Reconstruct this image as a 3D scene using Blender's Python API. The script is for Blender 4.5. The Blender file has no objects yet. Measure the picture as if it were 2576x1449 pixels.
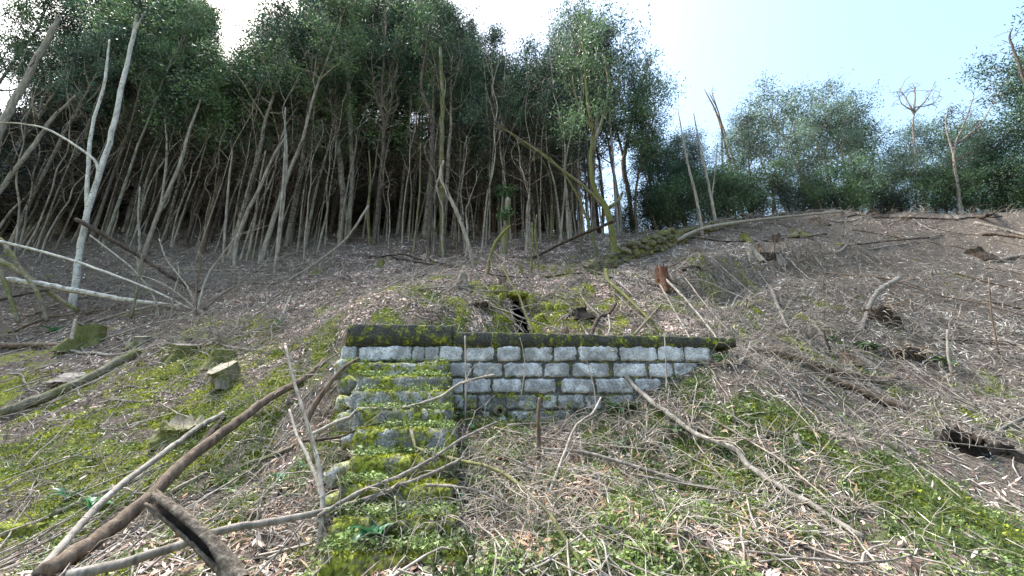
import bpy, bmesh, math, random
import numpy as np
from mathutils import Vector

R = math.radians
rng = np.random.default_rng(7)
random.seed(7)
scene = bpy.context.scene
col = scene.collection

# ------------------------------------------------------------------ camera
PITCH = 18.0
EYE = np.array([0.0, 0.0, 1.6])
FPX, CX, CY = 945.6, 1288.0, 724.5          # focal length and centre in a 2576 x 1449 frame
cam_d = bpy.data.cameras.new('camera'); cam = bpy.data.objects.new('camera', cam_d)
col.objects.link(cam); cam.location = EYE; cam.rotation_euler = (R(90 + PITCH), 0, 0)
cam_d.sensor_width = 36; cam_d.lens = 36 * FPX / 2576; cam_d.clip_start = 0.05; cam_d.clip_end = 2000
scene.camera = cam

# ------------------------------------------------------------------ sky, sun, exposure
SUN_EL, SUN_AZ = 56.0, -58.0                 # sun stands behind the wood, a little left of the view
world = bpy.data.worlds.new('World'); scene.world = world; world.use_nodes = True
nt = world.node_tree; nt.nodes.clear()
sky = nt.nodes.new('ShaderNodeTexSky'); sky.sky_type = 'NISHITA'; sky.sun_disc = False
sky.sun_elevation = R(SUN_EL); sky.sun_rotation = R(SUN_AZ)
sky.air_density = 2.0; sky.dust_density = 5.0; sky.ozone_density = 5.0
bg = nt.nodes.new('ShaderNodeBackground'); bg.inputs[1].default_value = 0.062
wo = nt.nodes.new('ShaderNodeOutputWorld')
nt.links.new(sky.outputs[0], bg.inputs[0]); nt.links.new(bg.outputs[0], wo.inputs[0])
sun_d = bpy.data.lights.new('sun', 'SUN'); sun = bpy.data.objects.new('sun', sun_d); col.objects.link(sun)
sun_d.energy = 1.9; sun_d.angle = R(24); sun_d.color = (1, 0.975, 0.94)
az = R(SUN_AZ); el = R(SUN_EL)
sd = Vector((math.sin(az) * math.cos(el), math.cos(az) * math.cos(el), math.sin(el)))
sun.rotation_euler = (-sd).to_track_quat('-Z', 'Y').to_euler(); sun.location = (0, -5, 30)
vs = scene.view_settings
vs.view_transform = 'Standard'; vs.look = 'None'; vs.gamma = 1; vs.use_curve_mapping = False
vs.exposure = 2.85
scene.cycles.max_bounces = 6; scene.cycles.diffuse_bounces = 3; scene.cycles.transparent_max_bounces = 4
scene.cycles.use_denoising = True

# ------------------------------------------------------------------ helpers
CP, SP = math.cos(R(PITCH)), math.sin(R(PITCH))
def ray(px, py):
    cx = (np.asarray(px, float) - CX) / FPX; cy = (CY - np.asarray(py, float)) / FPX
    return np.stack([cx, CP - cy * SP, SP + cy * CP], -1)
def P(px, py, Y):                            # the point at forward distance Y seen at a pixel
    d = ray(px, py); return EYE + d * (np.asarray(Y, float) / d[..., 1])[..., None]
def project(p):
    q = np.asarray(p, float) - EYE
    dep = q[..., 1] * CP + q[..., 2] * SP; up = -q[..., 1] * SP + q[..., 2] * CP
    dep = np.where(np.abs(dep) < 1e-3, 1e-3, dep)
    return CX + FPX * q[..., 0] / dep, CY - FPX * up / dep, dep
def depth(p): return project(p)[2]

def hash2(i, j, s):
    n = (i.astype(np.int64) * 374761393 + j.astype(np.int64) * 668265263 + s * 974634521) & 0x7fffffff
    n = ((n ^ (n >> 13)) * 1274126177) & 0x7fffffff
    return ((n ^ (n >> 16)) & 0xffff) / 65535.0
def noise(x, y, s=0):                        # value noise -1..1
    i = np.floor(x); j = np.floor(y); fx = x - i; fy = y - j
    u = fx * fx * (3 - 2 * fx); v = fy * fy * (3 - 2 * fy)
    a = hash2(i, j, s); b = hash2(i + 1, j, s); c = hash2(i, j + 1, s); d = hash2(i + 1, j + 1, s)
    return ((a * (1 - u) + b * u) * (1 - v) + (c * (1 - u) + d * u) * v) * 2 - 1
def fbm(x, y, s=0, o=3):
    t = 0; a = 1.0; n = 0
    for k in range(o):
        t = t + a * noise(x * 2 ** k + 7.3 * k, y * 2 ** k - 3.1 * k, s + k); n += a; a *= 0.5
    return t / n
def sstep(a, b, x):
    t = np.clip((x - a) / (b - a), 0, 1); return t * t * (3 - 2 * t)

def tps(pts):
    pts = np.array(pts); X = pts[:, :2]; z = pts[:, 2]; n = len(X)
    def U(A, B):
        d2 = ((A[:, None, :] - B[None]) ** 2).sum(-1); return 0.5 * d2 * np.log(d2 + 1e-9)
    K = U(X, X) + np.eye(n) * 0.02
    Q = np.hstack([np.ones((n, 1)), X])
    A = np.block([[K, Q], [Q.T, np.zeros((3, 3))]])
    w = np.linalg.solve(A, np.concatenate([z, np.zeros(3)]))
    def f(x, y):
        s = np.stack([x.ravel(), y.ravel()], -1); out = np.empty(len(s))
        for k in range(0, len(s), 40000):
            q = s[k:k + 40000]; out[k:k + 40000] = U(q, X) @ w[:n] + w[n] + q @ w[n + 1:]
        return out.reshape(x.shape)
    return f

# ------------------------------------------------------------------ terrain
both = [(60,1340,4.0),(300,1400,3.3),(0,1100,6),(300,1000,6.2),(600,1050,5.2),(0,900,8.5),(200,850,9),(450,840,8.3),
        (600,900,6.9),(720,850,7.3),(100,750,11),(350,740,11),(600,730,10.8),(0,620,14),(300,640,13.5),(600,650,13.3),
        (700,700,11.5),(800,800,7.3),(760,900,5.9),(2500,1400,3.3),(2300,1200,4.5),(2000,1300,3.5),(2500,1000,6.2),(2100,1000,5.8),
        (1950,890,6.4),(2100,850,7.6),(2400,850,8.3),(2100,740,9.3),(2400,720,10.5),(1800,700,9.3),(1900,760,8.0),
        (2000,640,12),(2400,620,14),(2100,533,17),(2300,533,17.5),(2570,543,17),(1700,612,14.2),(1850,562,16)]
frontp = [(1400,1440,2.7),(1100,1440,2.7),(1600,1300,3.3),(1300,1250,3.6),(1700,1150,4.3),(1400,1110,4.5),(1200,1060,5.0),
        (1500,1055,5.1),(1620,990,5.25),(1740,930,5.25),(1830,890,5.35),(700,1300,3.5),(720,1150,4.4),(820,1130,4.3),(790,1000,5.1),(840,915,5.4)]
backp = [(900,806,5.9),(1100,812,5.95),(1000,730,8.8),(900,720,9.8),(860,640,13),(1050,640,12.8),
        (1450,838,6.5),(1600,838,6.3),(1750,842,5.9),(1230,826,6.6),(1250,705,7.9),(1400,728,7.9),(1550,725,7.9),
        (1400,690,9.0),(1250,672,9.8),(1450,660,11.2),(1540,670,10.6),(1300,620,13),(1500,600,14),(1660,735,8.2),(1650,700,9.0)]
wpts = [(-2.5,5.8,2.62),(-1.0,5.75,2.5),(0.2,5.75,2.42),(1.0,5.75,2.42),(2.0,5.75,2.45),(0,6.3,2.4),(0.7,6.35,2.45)]
far = [(-30,24,15.5),(-12,25,15.6),(-30,40,27),(-10,40,27),(0,25,13.2),(5,40,15),(9,26,10.8),(15,40,11),(22,26,11),(35,25,11),(30,40,10),
       (0,-3,-.4),(6,-3,-.4),(-6,-3,-.4),(0,0.6,0.05),(5,1,0.05),(-5,1,0.05),(0,-20,-6),(25,-15,-4),(-25,-15,-4),(22,2,1.0),(-22,2,1.0),(-34,10,3.0),(34,10,4.5)]
def W(l): return [tuple(P(*t)) for t in l]
f_front = tps(W(both) + W(frontp) + far + [(-1.5, 6.5, 2.0), (1.5, 6.5, 2.0), (0, 9.5, 4.6)])
f_back = tps(W(both) + W(backp) + wpts + far + [(0, 3, 1.3), (-2, 4, 1.8), (2, 4, 1.9)])
WALL_Y, WX0, WX1 = 5.25, -2.42, 2.95

# the flight of steps: left px, right px, top py, front face distance
STEPS = [(868,1126,913,5.02),(894,1131,948,4.72),(880,1131,985,4.42),(893,1133,1033,4.12),(890,1137,1082,3.82),
         (876,1137,1154,3.52),(850,1140,1226,3.22),(832,1150,1310,2.92),(800,1176,1402,2.62)]
ST = []
for a, b, t, y in STEPS:
    p0 = P(a, t, y); p1 = P(b, t, y); ST.append((p0[0], p1[0], p0[2], y))

BANK = None
def height(x, y, fine=True):
    x = np.asarray(x, float); y = np.asarray(y, float)
    r = np.hypot(x, y); k = np.minimum(1, 44 / np.maximum(r, 1e-6)); qx = x * k; qy = y * k
    inw = sstep(WX0 - .5, WX0, qx) * (1 - sstep(WX1, WX1 + .6, qx))
    half = 0.06 + 1.1 * (1 - inw)
    w = sstep(-1, 1, (qy - 5.44) / half)
    z = f_front(qx, qy) * (1 - w) + f_back(qx, qy) * w
    if fine:
        near = sstep(2.0, 4.5, np.hypot(qx, qy))
        calm = 1 - inw * (1 - sstep(.3, 1.0, np.abs(qy - 5.4)))
        z = z + calm * ((0.20 + .16 * sstep(11, 15, qy) * sstep(3, 8, qx)) * fbm(qx / 2.1, qy / 2.1, 1) * near + 0.11 * fbm(qx / .75, qy / .75, 5) + 0.045 * fbm(qx / .24, qy / .24, 9, 2))
        if BANK is not None:
            d = qy - np.interp(qx, BANK[0], BANK[1]); z = z + 1.15 * (d / .55) * np.exp(-(d / .55) ** 2) * sstep(BANK[0][0] - .5, BANK[0][0] + .4, qx) * (1 - sstep(BANK[0][-1] - .5, BANK[0][-1] + 1.5, qx)) * (.75 + .5 * noise(qx / .8, qx * 0, 60))
    for i, (x0, x1, zt, yf) in enumerate(ST):            # the ground lies just under the treads
        m = (qx > x0 + .02) & (qx < x1 - .02) & (qy > yf - .02) & (qy < yf + .33)
        z = np.where(m, np.minimum(z, zt - .10), z)
    return z
def H(x, y): return float(height(np.array([x]), np.array([y]))[0])

def topz(x, y):
    z = np.array(height(x, y))
    for x0, x1, zt, yf in ST: z = np.where((x > x0) & (x < x1) & (y > yf) & (y < yf + .34), np.maximum(z, zt), z)
    return z
def hit(px, py, ymin=1.2, ymax=40.0):                    # where the sight line meets the ground
    d = ray(px, py); d = d / d[1]
    ys = np.concatenate([np.arange(ymin, 10, .03), np.arange(10, ymax, .08)])
    q = EYE + d * ys[:, None]
    below = q[:, 2] < topz(q[:, 0], q[:, 1])
    i = int(np.argmax(below)) if below.any() else len(ys) - 1
    return q[i]

bk_ = [hit(*q) for q in [(1690,722),(1780,705),(1860,690),(1950,668),(2060,655),(2170,650)]]
BANK = ([p[0] for p in bk_], [p[1] for p in bk_])

# ------------------------------------------------------------------ mesh building
def mesh_np(name, V, faces, smooth=False):
    """V (n,3); faces: list of (m,k) index arrays."""
    me = bpy.data.meshes.new(name)
    V = np.asarray(V, np.float32); me.vertices.add(len(V)); me.vertices.foreach_set('co', V.ravel())
    faces = [np.asarray(f, np.int32) for f in faces if len(f)]
    idx = np.concatenate([f.ravel() for f in faces]); tot = np.concatenate([np.full(len(f), f.shape[1], np.int32) for f in faces])
    st = np.concatenate([[0], np.cumsum(tot)[:-1]]).astype(np.int32)
    me.loops.add(len(idx)); me.loops.foreach_set('vertex_index', idx)
    me.polygons.add(len(tot)); me.polygons.foreach_set('loop_start', st)
    try: me.polygons.foreach_set('loop_total', tot)
    except Exception: pass
    if smooth: me.polygons.foreach_set('use_smooth', np.ones(len(tot), bool))
    me.update(calc_edges=True); me.validate()
    return me
def obj(name, me, mat=None, parent=None, **kw):
    o = bpy.data.objects.new(name, me); col.objects.link(o)
    if mat is not None and me is not None and not me.materials: me.materials.append(mat)
    if parent is not None: o.parent = parent
    for k, v in kw.items(): o[k] = v
    return o
def empty(name, loc=(0, 0, 0), **kw):
    o = bpy.data.objects.new(name, None); col.objects.link(o); o.location = loc; o.empty_display_size = .2
    for k, v in kw.items(): o[k] = v
    return o

def smooth_path(pts, rad, n=6, wob=0.0, rg=rng):
    pts = np.asarray(pts, float); rad = np.asarray(rad, float)
    if len(pts) < 2: return pts, rad
    e = np.vstack([2 * pts[0] - pts[1], pts, 2 * pts[-1] - pts[-2]])
    out, ro = [], []
    for i in range(len(pts) - 1):
        p0, p1, p2, p3 = e[i:i + 4]
        for t in np.arange(n) / n:
            out.append(.5 * (2 * p1 + (p2 - p0) * t + (2 * p0 - 5 * p1 + 4 * p2 - p3) * t * t + (3 * p1 - p0 - 3 * p2 + p3) * t ** 3))
            ro.append(rad[i] * (1 - t) + rad[i + 1] * t)
    out.append(pts[-1]); ro.append(rad[-1]); out = np.array(out); ro = np.array(ro)
    if wob: out[1:-1] += rg.normal(0, 1, (len(out) - 2, 3)) * wob * ro[1:-1, None]
    return out, ro
class MB:                                               # gathers tubes, quads and triangles into one mesh
    def __init__(s): s.V = []; s.F3 = []; s.F4 = []; s.n = 0
    def tube(s, pts, rad, k=6, cap=True, knob=0.0):
        pts = np.asarray(pts, float); rad = np.asarray(rad, float); m = len(pts)
        t = np.gradient(pts, axis=0); t /= np.linalg.norm(t, axis=1)[:, None] + 1e-9
        up = np.array([0, 0, 1.0]) if abs(t[:, 2]).mean() < .8 else np.array([0, 1.0, 0])
        a = np.cross(t, up); a /= np.linalg.norm(a, axis=1)[:, None] + 1e-9; b = np.cross(a, t)
        th = np.arange(k) * 2 * np.pi / k
        rr = rad[:, None] * (1 + (knob * rng.normal(0, 1, (m, k)) if knob else 0))
        ring = pts[:, None] + rr[..., None] * (np.cos(th)[None, :, None] * a[:, None] + np.sin(th)[None, :, None] * b[:, None])
        s.V.append(ring.reshape(-1, 3)); i = np.arange(m - 1)[:, None] * k + s.n; j = np.arange(k)[None]
        q = np.stack([i + j, i + (j + 1) % k, i + k + (j + 1) % k, i + k + j], -1).reshape(-1, 4)
        s.F4.append(q); base = s.n; s.n += m * k
        if cap:
            s.V.append(np.stack([pts[0] - t[0] * rad[0] * .05, pts[-1] + t[-1] * rad[-1] * .3])); c0, c1 = s.n, s.n + 1; s.n += 2
            s.F3.append(np.stack([np.full(k, c0), base + (np.arange(k) + 1) % k, base + np.arange(k)], -1))
            e = base + (m - 1) * k
            s.F3.append(np.stack([np.full(k, c1), e + np.arange(k), e + (np.arange(k) + 1) % k], -1))
        return s
    def quads(s, Q):                                    # (n,4,3)
        Q = np.asarray(Q); n = len(Q); s.V.append(Q.reshape(-1, 3)); s.F4.append(np.arange(n * 4).reshape(n, 4) + s.n); s.n += n * 4; return s
    def tris(s, Q):
        Q = np.asarray(Q); n = len(Q); s.V.append(Q.reshape(-1, 3)); s.F3.append(np.arange(n * 3).reshape(n, 3) + s.n); s.n += n * 3; return s
    def mesh(s, name, smooth=True):
        F = []
        if s.F3: F.append(np.concatenate(s.F3))
        if s.F4: F.append(np.concatenate(s.F4))
        return mesh_np(name, np.concatenate(s.V), F, smooth)
def unit(v): return v / (np.linalg.norm(v, axis=-1, keepdims=True) + 1e-9)
def leaf_quads(c, d, side, L, Wd):                      # kite shaped leaves: centre, direction, side, length, width
    L = np.asarray(L)[:, None]; Wd = np.asarray(Wd)[:, None]
    nrm = unit(np.cross(d, side))
    return np.stack([c - d * L * .5, c + side * Wd * .5 + nrm * Wd * .12, c + d * L * .5, c - side * Wd * .5 + nrm * Wd * .12], 1)
def rand_dirs(n, rg=rng): return unit(rg.normal(0, 1, (n, 3)))

# ------------------------------------------------------------------ materials
def new_mat(name, rough=.9, spec=.25):
    m = bpy.data.materials.new(name); m.use_nodes = True; n = m.node_tree
    b = n.nodes['Principled BSDF']; b.inputs['Roughness'].default_value = rough
    b.inputs['Specular IOR Level'].default_value = spec
    return m, n, b
def ramp(n, stops, fac, interp='LINEAR'):
    r = n.nodes.new('ShaderNodeValToRGB'); r.color_ramp.interpolation = interp
    while len(r.color_ramp.elements) < len(stops): r.color_ramp.elements.new(.5)
    for e, (p, c) in zip(r.color_ramp.elements, stops):
        e.position = p; e.color = (*c, 1) if not isinstance(c, (int, float)) else (c, c, c, 1)
    n.links.new(fac, r.inputs[0]); return r.outputs[0]
def tex(n, scale, detail=4, kind='OBJECT', rough=.6, stretch=None, dist=0.0):
    g = n.nodes.new('ShaderNodeTexCoord') if kind != 'WORLD' else n.nodes.new('ShaderNodeNewGeometry')
    out = g.outputs['Object'] if kind == 'OBJECT' else g.outputs['Generated'] if kind == 'GEN' else g.outputs['Position']
    if stretch:
        mp = n.nodes.new('ShaderNodeMapping'); mp.inputs['Scale'].default_value = stretch
        n.links.new(out, mp.inputs[0]); out = mp.outputs[0]
    t = n.nodes.new('ShaderNodeTexNoise'); t.inputs['Scale'].default_value = scale; t.inputs['Detail'].default_value = detail
    t.inputs['Roughness'].default_value = rough; t.inputs['Distortion'].default_value = dist
    n.links.new(out, t.inputs['Vector']); return t.outputs[0]
def mix(n, fac, a, b, mode='MIX'):
    x = n.nodes.new('ShaderNodeMix'); x.data_type = 'RGBA'; x.blend_type = mode
    for i, v in ((0, fac), (6, a), (7, b)):
        if isinstance(v, (int, float)): x.inputs[i].default_value = v
        elif isinstance(v, tuple): x.inputs[i].default_value = (*v, 1)
        else: n.links.new(v, x.inputs[i])
    return x.outputs[2]
def math_n(n, op, a, b=0.0):
    x = n.nodes.new('ShaderNodeMath'); x.operation = op
    for i, v in ((0, a), (1, b)):
        if isinstance(v, (int, float)): x.inputs[i].default_value = v
        else: n.links.new(v, x.inputs[i])
    return x.outputs[0]
def bump(n, b, h, strength=.5, dist=.02):
    x = n.nodes.new('ShaderNodeBump'); x.inputs['Strength'].default_value = strength; x.inputs['Distance'].default_value = dist
    n.links.new(h, x.inputs['Height']); n.links.new(x.outputs[0], b.inputs['Normal'])
def attr(n, name):
    a = n.nodes.new('ShaderNodeAttribute'); a.attribute_name = name; return a.outputs['Fac']
def up_mask(n, lo, hi):                                 # 0..1 by how far a face looks up (moss grows there)
    g = n.nodes.new('ShaderNodeNewGeometry'); s = n.nodes.new('ShaderNodeSeparateXYZ'); n.links.new(g.outputs['Normal'], s.inputs[0])
    r = n.nodes.new('ShaderNodeMapRange'); r.inputs[1].default_value = lo; r.inputs[2].default_value = hi; n.links.new(s.outputs[2], r.inputs[0]); return r.outputs[0]

MOSS = [(.30, (.03, .033, .007)), (.44, (.115, .125, .018)), (.56, (.25, .275, .034)), (.70, (.42, .44, .075))]
M = {}
def bark(name, c0, c1, c2, scale=14, moss=0.0, bands=False, rough=.9, stretch=(1, 1, .25)):
    m, n, b = new_mat(name, rough)
    t = tex(n, scale, 5, 'OBJECT', .65, stretch)
    c = ramp(n, [(.3, c0), (.5, c1), (.7, c2)], t)
    if bands:
        t3 = tex(n, 9, 3, 'OBJECT', .6, (1, 1, 4)); c = mix(n, ramp(n, [(.57, 0.), (.66, .8)], t3), c, (.04, .035, .03))
    if moss:
        t2 = tex(n, 3.2, 4, 'WORLD'); k = ramp(n, [(.62 - moss * .35, 0.), (.72 - moss * .3, 1.)], t2)
        k = math_n(n, 'MULTIPLY', k, .8); c = mix(n, k, c, ramp(n, [(.3, (.03, .032, .012)), (.5, (.12, .125, .035)), (.7, (.25, .26, .085))], tex(n, 34, 5, 'WORLD', .7)))
    n.links.new(c, b.inputs['Base Color']); bump(n, b, t, .7, .02); M[name] = m
bark('pale_bark', (.13, .11, .09), (.27, .24, .20), (.42, .385, .33), 14)
bark('birch_bark', (.24, .22, .19), (.54, .52, .47), (.72, .70, .65), 10, bands=True)
bark('grey_bark', (.085, .072, .06), (.19, .165, .14), (.32, .29, .25), 16)
bark('brown_bark', (.05, .035, .025), (.13, .093, .065), (.235, .18, .13), 16)
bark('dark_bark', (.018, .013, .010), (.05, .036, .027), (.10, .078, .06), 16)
bark('mossy_bark', (.07, .06, .045), (.17, .15, .11), (.29, .26, .19), 14, moss=.55)
bark('very_mossy_bark', (.06, .06, .03), (.14, .14, .06), (.25, .24, .13), 14, moss=.95)
bark('twig_bark', (.12, .095, .075), (.27, .23, .185), (.42, .37, .31), 10)
bark('pale_twig', (.12, .10, .082), (.28, .245, .205), (.48, .43, .375), 10)
bark('snag_bark', (.03, .022, .016), (.10, .08, .06), (.24, .205, .16), 30, stretch=(1, 1, .6))
bark('dead_twig', (.035, .024, .02), (.07, .05, .04), (.12, .088, .07), 6)
bark('forest_bark', (.035, .026, .02), (.085, .066, .052), (.18, .15, .12), 12, stretch=(1, 1, .5))  # darkened to imitate the shade among the inner stems
bark('lichen_bark', (.10, .095, .075), (.24, .225, .185), (.40, .385, .32), 9, moss=.12)
bark('red_wood', (.03, .013, .008), (.10, .045, .026), (.19, .10, .06), 16)
bark('cut_wood', (.16, .13, .09), (.33, .285, .21), (.50, .45, .36), 22, stretch=(1, 1, 1))
bark('charred', (.005, .004, .003), (.012, .009, .007), (.035, .022, .014), 10)

def leafmat(name, stops, trans=.3, rough=.5, clump=0):
    m, n, b = new_mat(name, rough, .35)
    g = n.nodes.new('ShaderNodeNewGeometry'); c = ramp(n, stops, g.outputs['Random Per Island'])
    oi = n.nodes.new('ShaderNodeObjectInfo'); v = ramp(n, [(0, .75), (1, 1.25)], oi.outputs['Random'])
    c = mix(n, 1.0, c, v, 'MULTIPLY')
    if clump: c = mix(n, 1.0, c, ramp(n, [(.38, .38), (.60, 1.75)], tex(n, clump, 2, 'WORLD')), 'MULTIPLY')
    n.links.new(c, b.inputs['Base Color'])
    if trans:
        tr = n.nodes.new('ShaderNodeBsdfTranslucent'); n.links.new(c, tr.inputs[0])
        mx = n.nodes.new('ShaderNodeMixShader'); mx.inputs[0].default_value = trans
        o = n.nodes['Material Output']; n.links.new(b.outputs[0], mx.inputs[1]); n.links.new(tr.outputs[0], mx.inputs[2]); n.links.new(mx.outputs[0], o.inputs[0])
    M[name] = m
leafmat('dark_leaf', [(0, (.018, .042, .030)), (.5, (.038, .080, .052)), (1, (.09, .145, .085))], clump=.95)
leafmat('mid_leaf', [(0, (.038, .075, .038)), (.5, (.08, .14, .065)), (1, (.15, .22, .10))], clump=.95)
leafmat('blue_leaf', [(0, (.045, .085, .07)), (.5, (.085, .14, .105)), (1, (.16, .215, .15))], clump=.95)
leafmat('shaded_leaf', [(0, (.010, .020, .018)), (.5, (.020, .038, .030)), (1, (.038, .065, .045))], .1, .6)  # leaf darkened to paint in the wood's inner shade; ridge bushes share it
leafmat('ivy_leaf', [(0, (.02, .055, .02)), (.5, (.05, .11, .035)), (1, (.12, .2, .08))])
leafmat('herb_leaf', [(0, (.06, .09, .022)), (.5, (.135, .20, .055)), (1, (.26, .33, .12))], .3, clump=3)
leafmat('arum_leaf', [(0, (.03, .12, .05)), (1, (.07, .21, .09))], .25, .35)
leafmat('grass_blade', [(0, (.07, .12, .025)), (.6, (.16, .21, .05)), (1, (.32, .30, .13))], .3)
leafmat('moss_blade', [(0, (.10, .115, .012)), (.5, (.27, .30, .03)), (1, (.50, .53, .08))], .35, .9, clump=2.5)
leafmat('litter_leaf', [(0, (.10, .058, .045)), (.35, (.27, .18, .147)), (.7, (.45, .345, .29)), (1, (.64, .54, .47))], 0, .8, clump=2.2)
leafmat('tan_leaf', [(0, (.17, .09, .05)), (.5, (.36, .22, .13)), (1, (.58, .42, .28))], 0, .75)
leafmat('straw', [(0, (.11, .095, .075)), (.4, (.29, .26, .21)), (.75, (.50, .46, .39)), (1, (.68, .63, .56))], 0, .85, clump=1.6)

def stone_mat(name, stops, moss_lo, moss_hi, up=0.0, dirt=.5):
    m, n, b = new_mat(name, .88)
    sp = tex(n, 55, 3, 'WORLD', .7); c = ramp(n, stops, sp)
    big = tex(n, 4.5, 5, 'WORLD', .65); c = mix(n, ramp(n, [(.42, dirt), (.62, 0.)], big), c, (.035, .034, .028))
    mm = tex(n, 6.5, 8, 'WORLD', .75); k = ramp(n, [(moss_lo, 0.), (moss_hi, 1.)], mm)
    if up: k = math_n(n, 'MINIMUM', math_n(n, 'ADD', k, math_n(n, 'MULTIPLY', up_mask(n, .3, .8), up)), 1.0)
    mc = ramp(n, MOSS, tex(n, 30, 4, 'WORLD')); c = mix(n, k, c, mc)
    n.links.new(c, b.inputs['Base Color'])
    h = math_n(n, 'ADD', tex(n, 40, 5, 'WORLD', .7), math_n(n, 'MULTIPLY', k, .6)); bump(n, b, h, .6, .02); M[name] = m
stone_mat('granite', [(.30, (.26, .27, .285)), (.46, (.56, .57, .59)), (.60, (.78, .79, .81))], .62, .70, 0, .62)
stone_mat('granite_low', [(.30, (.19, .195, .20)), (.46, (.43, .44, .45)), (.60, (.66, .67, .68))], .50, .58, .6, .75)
stone_mat('mortar', [(.3, (.05, .05, .042)), (.5, (.14, .138, .125)), (.68, (.30, .30, .285))], .53, .62, .3, .75)
stone_mat('concrete_cap', [(.3, (.022, .022, .02)), (.5, (.05, .05, .045)), (.7, (.14, .14, .13))], .49, .60, 0, .5)
stone_mat('step_stone', [(.32, (.10, .10, .095)), (.48, (.32, .32, .31)), (.64, (.62, .63, .62))], .47, .54, .3, .7)
stone_mat('mossy_step', [(.3, (.06, .06, .05)), (.5, (.16, .155, .13)), (.68, (.34, .33, .30))], .40, .52, .3, .6)
stone_mat('dry_stone', [(.3, (.05, .044, .034)), (.5, (.15, .13, .10)), (.7, (.29, .26, .20))], .49, .62, .2, .6)
stone_mat('bare_stone', [(.3, (.05, .042, .034)), (.5, (.14, .12, .10)), (.7, (.29, .26, .22))], .58, .70, .0, .6)
stone_mat('mossy_rock', [(.3, (.05, .05, .04)), (.5, (.14, .13, .10)), (.7, (.26, .25, .21))], .34, .46, .7, .4)
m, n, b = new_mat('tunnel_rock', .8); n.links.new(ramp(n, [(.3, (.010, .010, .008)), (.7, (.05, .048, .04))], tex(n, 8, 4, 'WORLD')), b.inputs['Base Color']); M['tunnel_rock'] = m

# ------------------------------------------------------------------ ground cover maps (world space)
def blobs(lst):                                         # pixel discs -> ground discs
    out = []
    for px, py, r in lst:
        p = hit(px, py); d = depth(p); out.append((p[0], p[1], r * d / FPX))
    return out
BANKB = blobs([(1240,740,45),(1260,805,40),(1400,770,50),(1350,745,40),(1480,750,50),(1560,760,50),(1660,765,50),(1750,765,45),(1200,725,30),(1430,668,45),(1490,662,40),(1360,675,30),(1290,700,30)])
MOSSB = blobs([(690,950,45),(400,950,60),(40,900,60),(140,1020,50),(520,1010,60),(330,1010,40),(480,900,40),(640,1000,40),(1860,1290,55),(1850,1350,45),
    (1780,1180,30),(2050,1090,40),(820,1425,50),(760,1400,45),(90,1320,55),(1240,735,40),(1260,800,40),(1400,765,50),(1350,740,45),(1650,760,55),(1740,760,50),(1550,750,55),(1470,740,45),(1200,720,40),(1600,700,40),(1800,740,50),(1950,770,45),(2060,770,40),(1450,800,40),(1160,760,35),(1870,690,30),(1420,690,40),(1560,800,40),
    (1430,668,35),(1490,660,35),(1360,672,25),(30,960,50),(230,960,50),(500,830,35),(600,850,30),(2000,860,35),(2100,935,25),(1700,1090,30),(1330,1200,30),(1480,1300,30),
    (560,1320,40),(620,1360,40),(1000,700,25),(2090,610,20),(1600,1420,40),(280,1180,40),(60,1210,40),(430,1180,40),(950,1300,40),(860,795,18),(1590,960,20),(560,960,30)])
LEAFB = blobs([(1300,1180,60),(1400,1170,50),(1450,1240,50),(1350,1290,50),(1200,1370,60),(1550,1200,40),(1620,1330,50),(1330,1380,60)])
GREENB = blobs([(700,1250,140),(850,1300,80),(600,1150,90),(300,1280,90),(1700,1130,80),(1850,1200,110),(2100,1200,140),(1500,1380,120),(1700,1380,120),(2000,1060,90),
    (2300,1250,120),(1250,1060,60),(1450,1050,60),(250,1120,80),(2350,1150,80),(900,1180,60),(1050,1300,70),(1900,1400,100),(500,1080,60),(1050,900,60),(780,890,60),(2200,930,60)])
SOILB = blobs([(2350,1380,150),(2450,1280,110),(1700,1300,60),(2500,1180,80),(2250,1420,90),(400,980,50),(250,1050,60)])
def field(lst, x, y, soft=1.0, stretch=1.1):
    o = np.zeros_like(x)
    for bx, by, r in lst: o = np.maximum(o, np.exp(-(((x - bx) / r) ** 2 + ((y - by) / (r * stretch)) ** 2) * .9 / soft))
    return o
def cover(x, y):
    """moss, green herbs, bare soil, each 0..1 on the ground."""
    nz = fbm(x / .5, y / .5, 21); n2 = fbm(x / 1.6, y / 1.6, 31); n3 = fbm(x / .22, y / .22, 41, 2)
    left = sstep(.5, -3.5, x) * sstep(10.5, 7.0, y); low = sstep(9.5, 4.0, y + n2 * 1.5)
    moss = np.clip(field(BANKB, x, y) * .55 + field(MOSSB, x, y) * .9 + nz * 1.0 + n3 * .6 + left * .52 + low * .26 - .34, 0, 1) * 1.5
    moss = np.clip(moss + np.clip(n2 * .8 + nz * .6 - .62, 0, 1) * sstep(12, 8, y), 0, 1)
    green = np.clip(field(GREENB, x, y) * .32 + low * .50 + left * .10 + nz * 1.0 + n3 * .7 + n2 * .3 - .30, 0, 1) * 1.4 * sstep(11, 6.0, y)
    soil = np.clip(field(SOILB, x, y) + nz * .5 + n3 * .4 - .35, 0, 1)
    return moss, np.clip(green, 0, 1), np.clip(soil, 0, 1)

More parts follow.
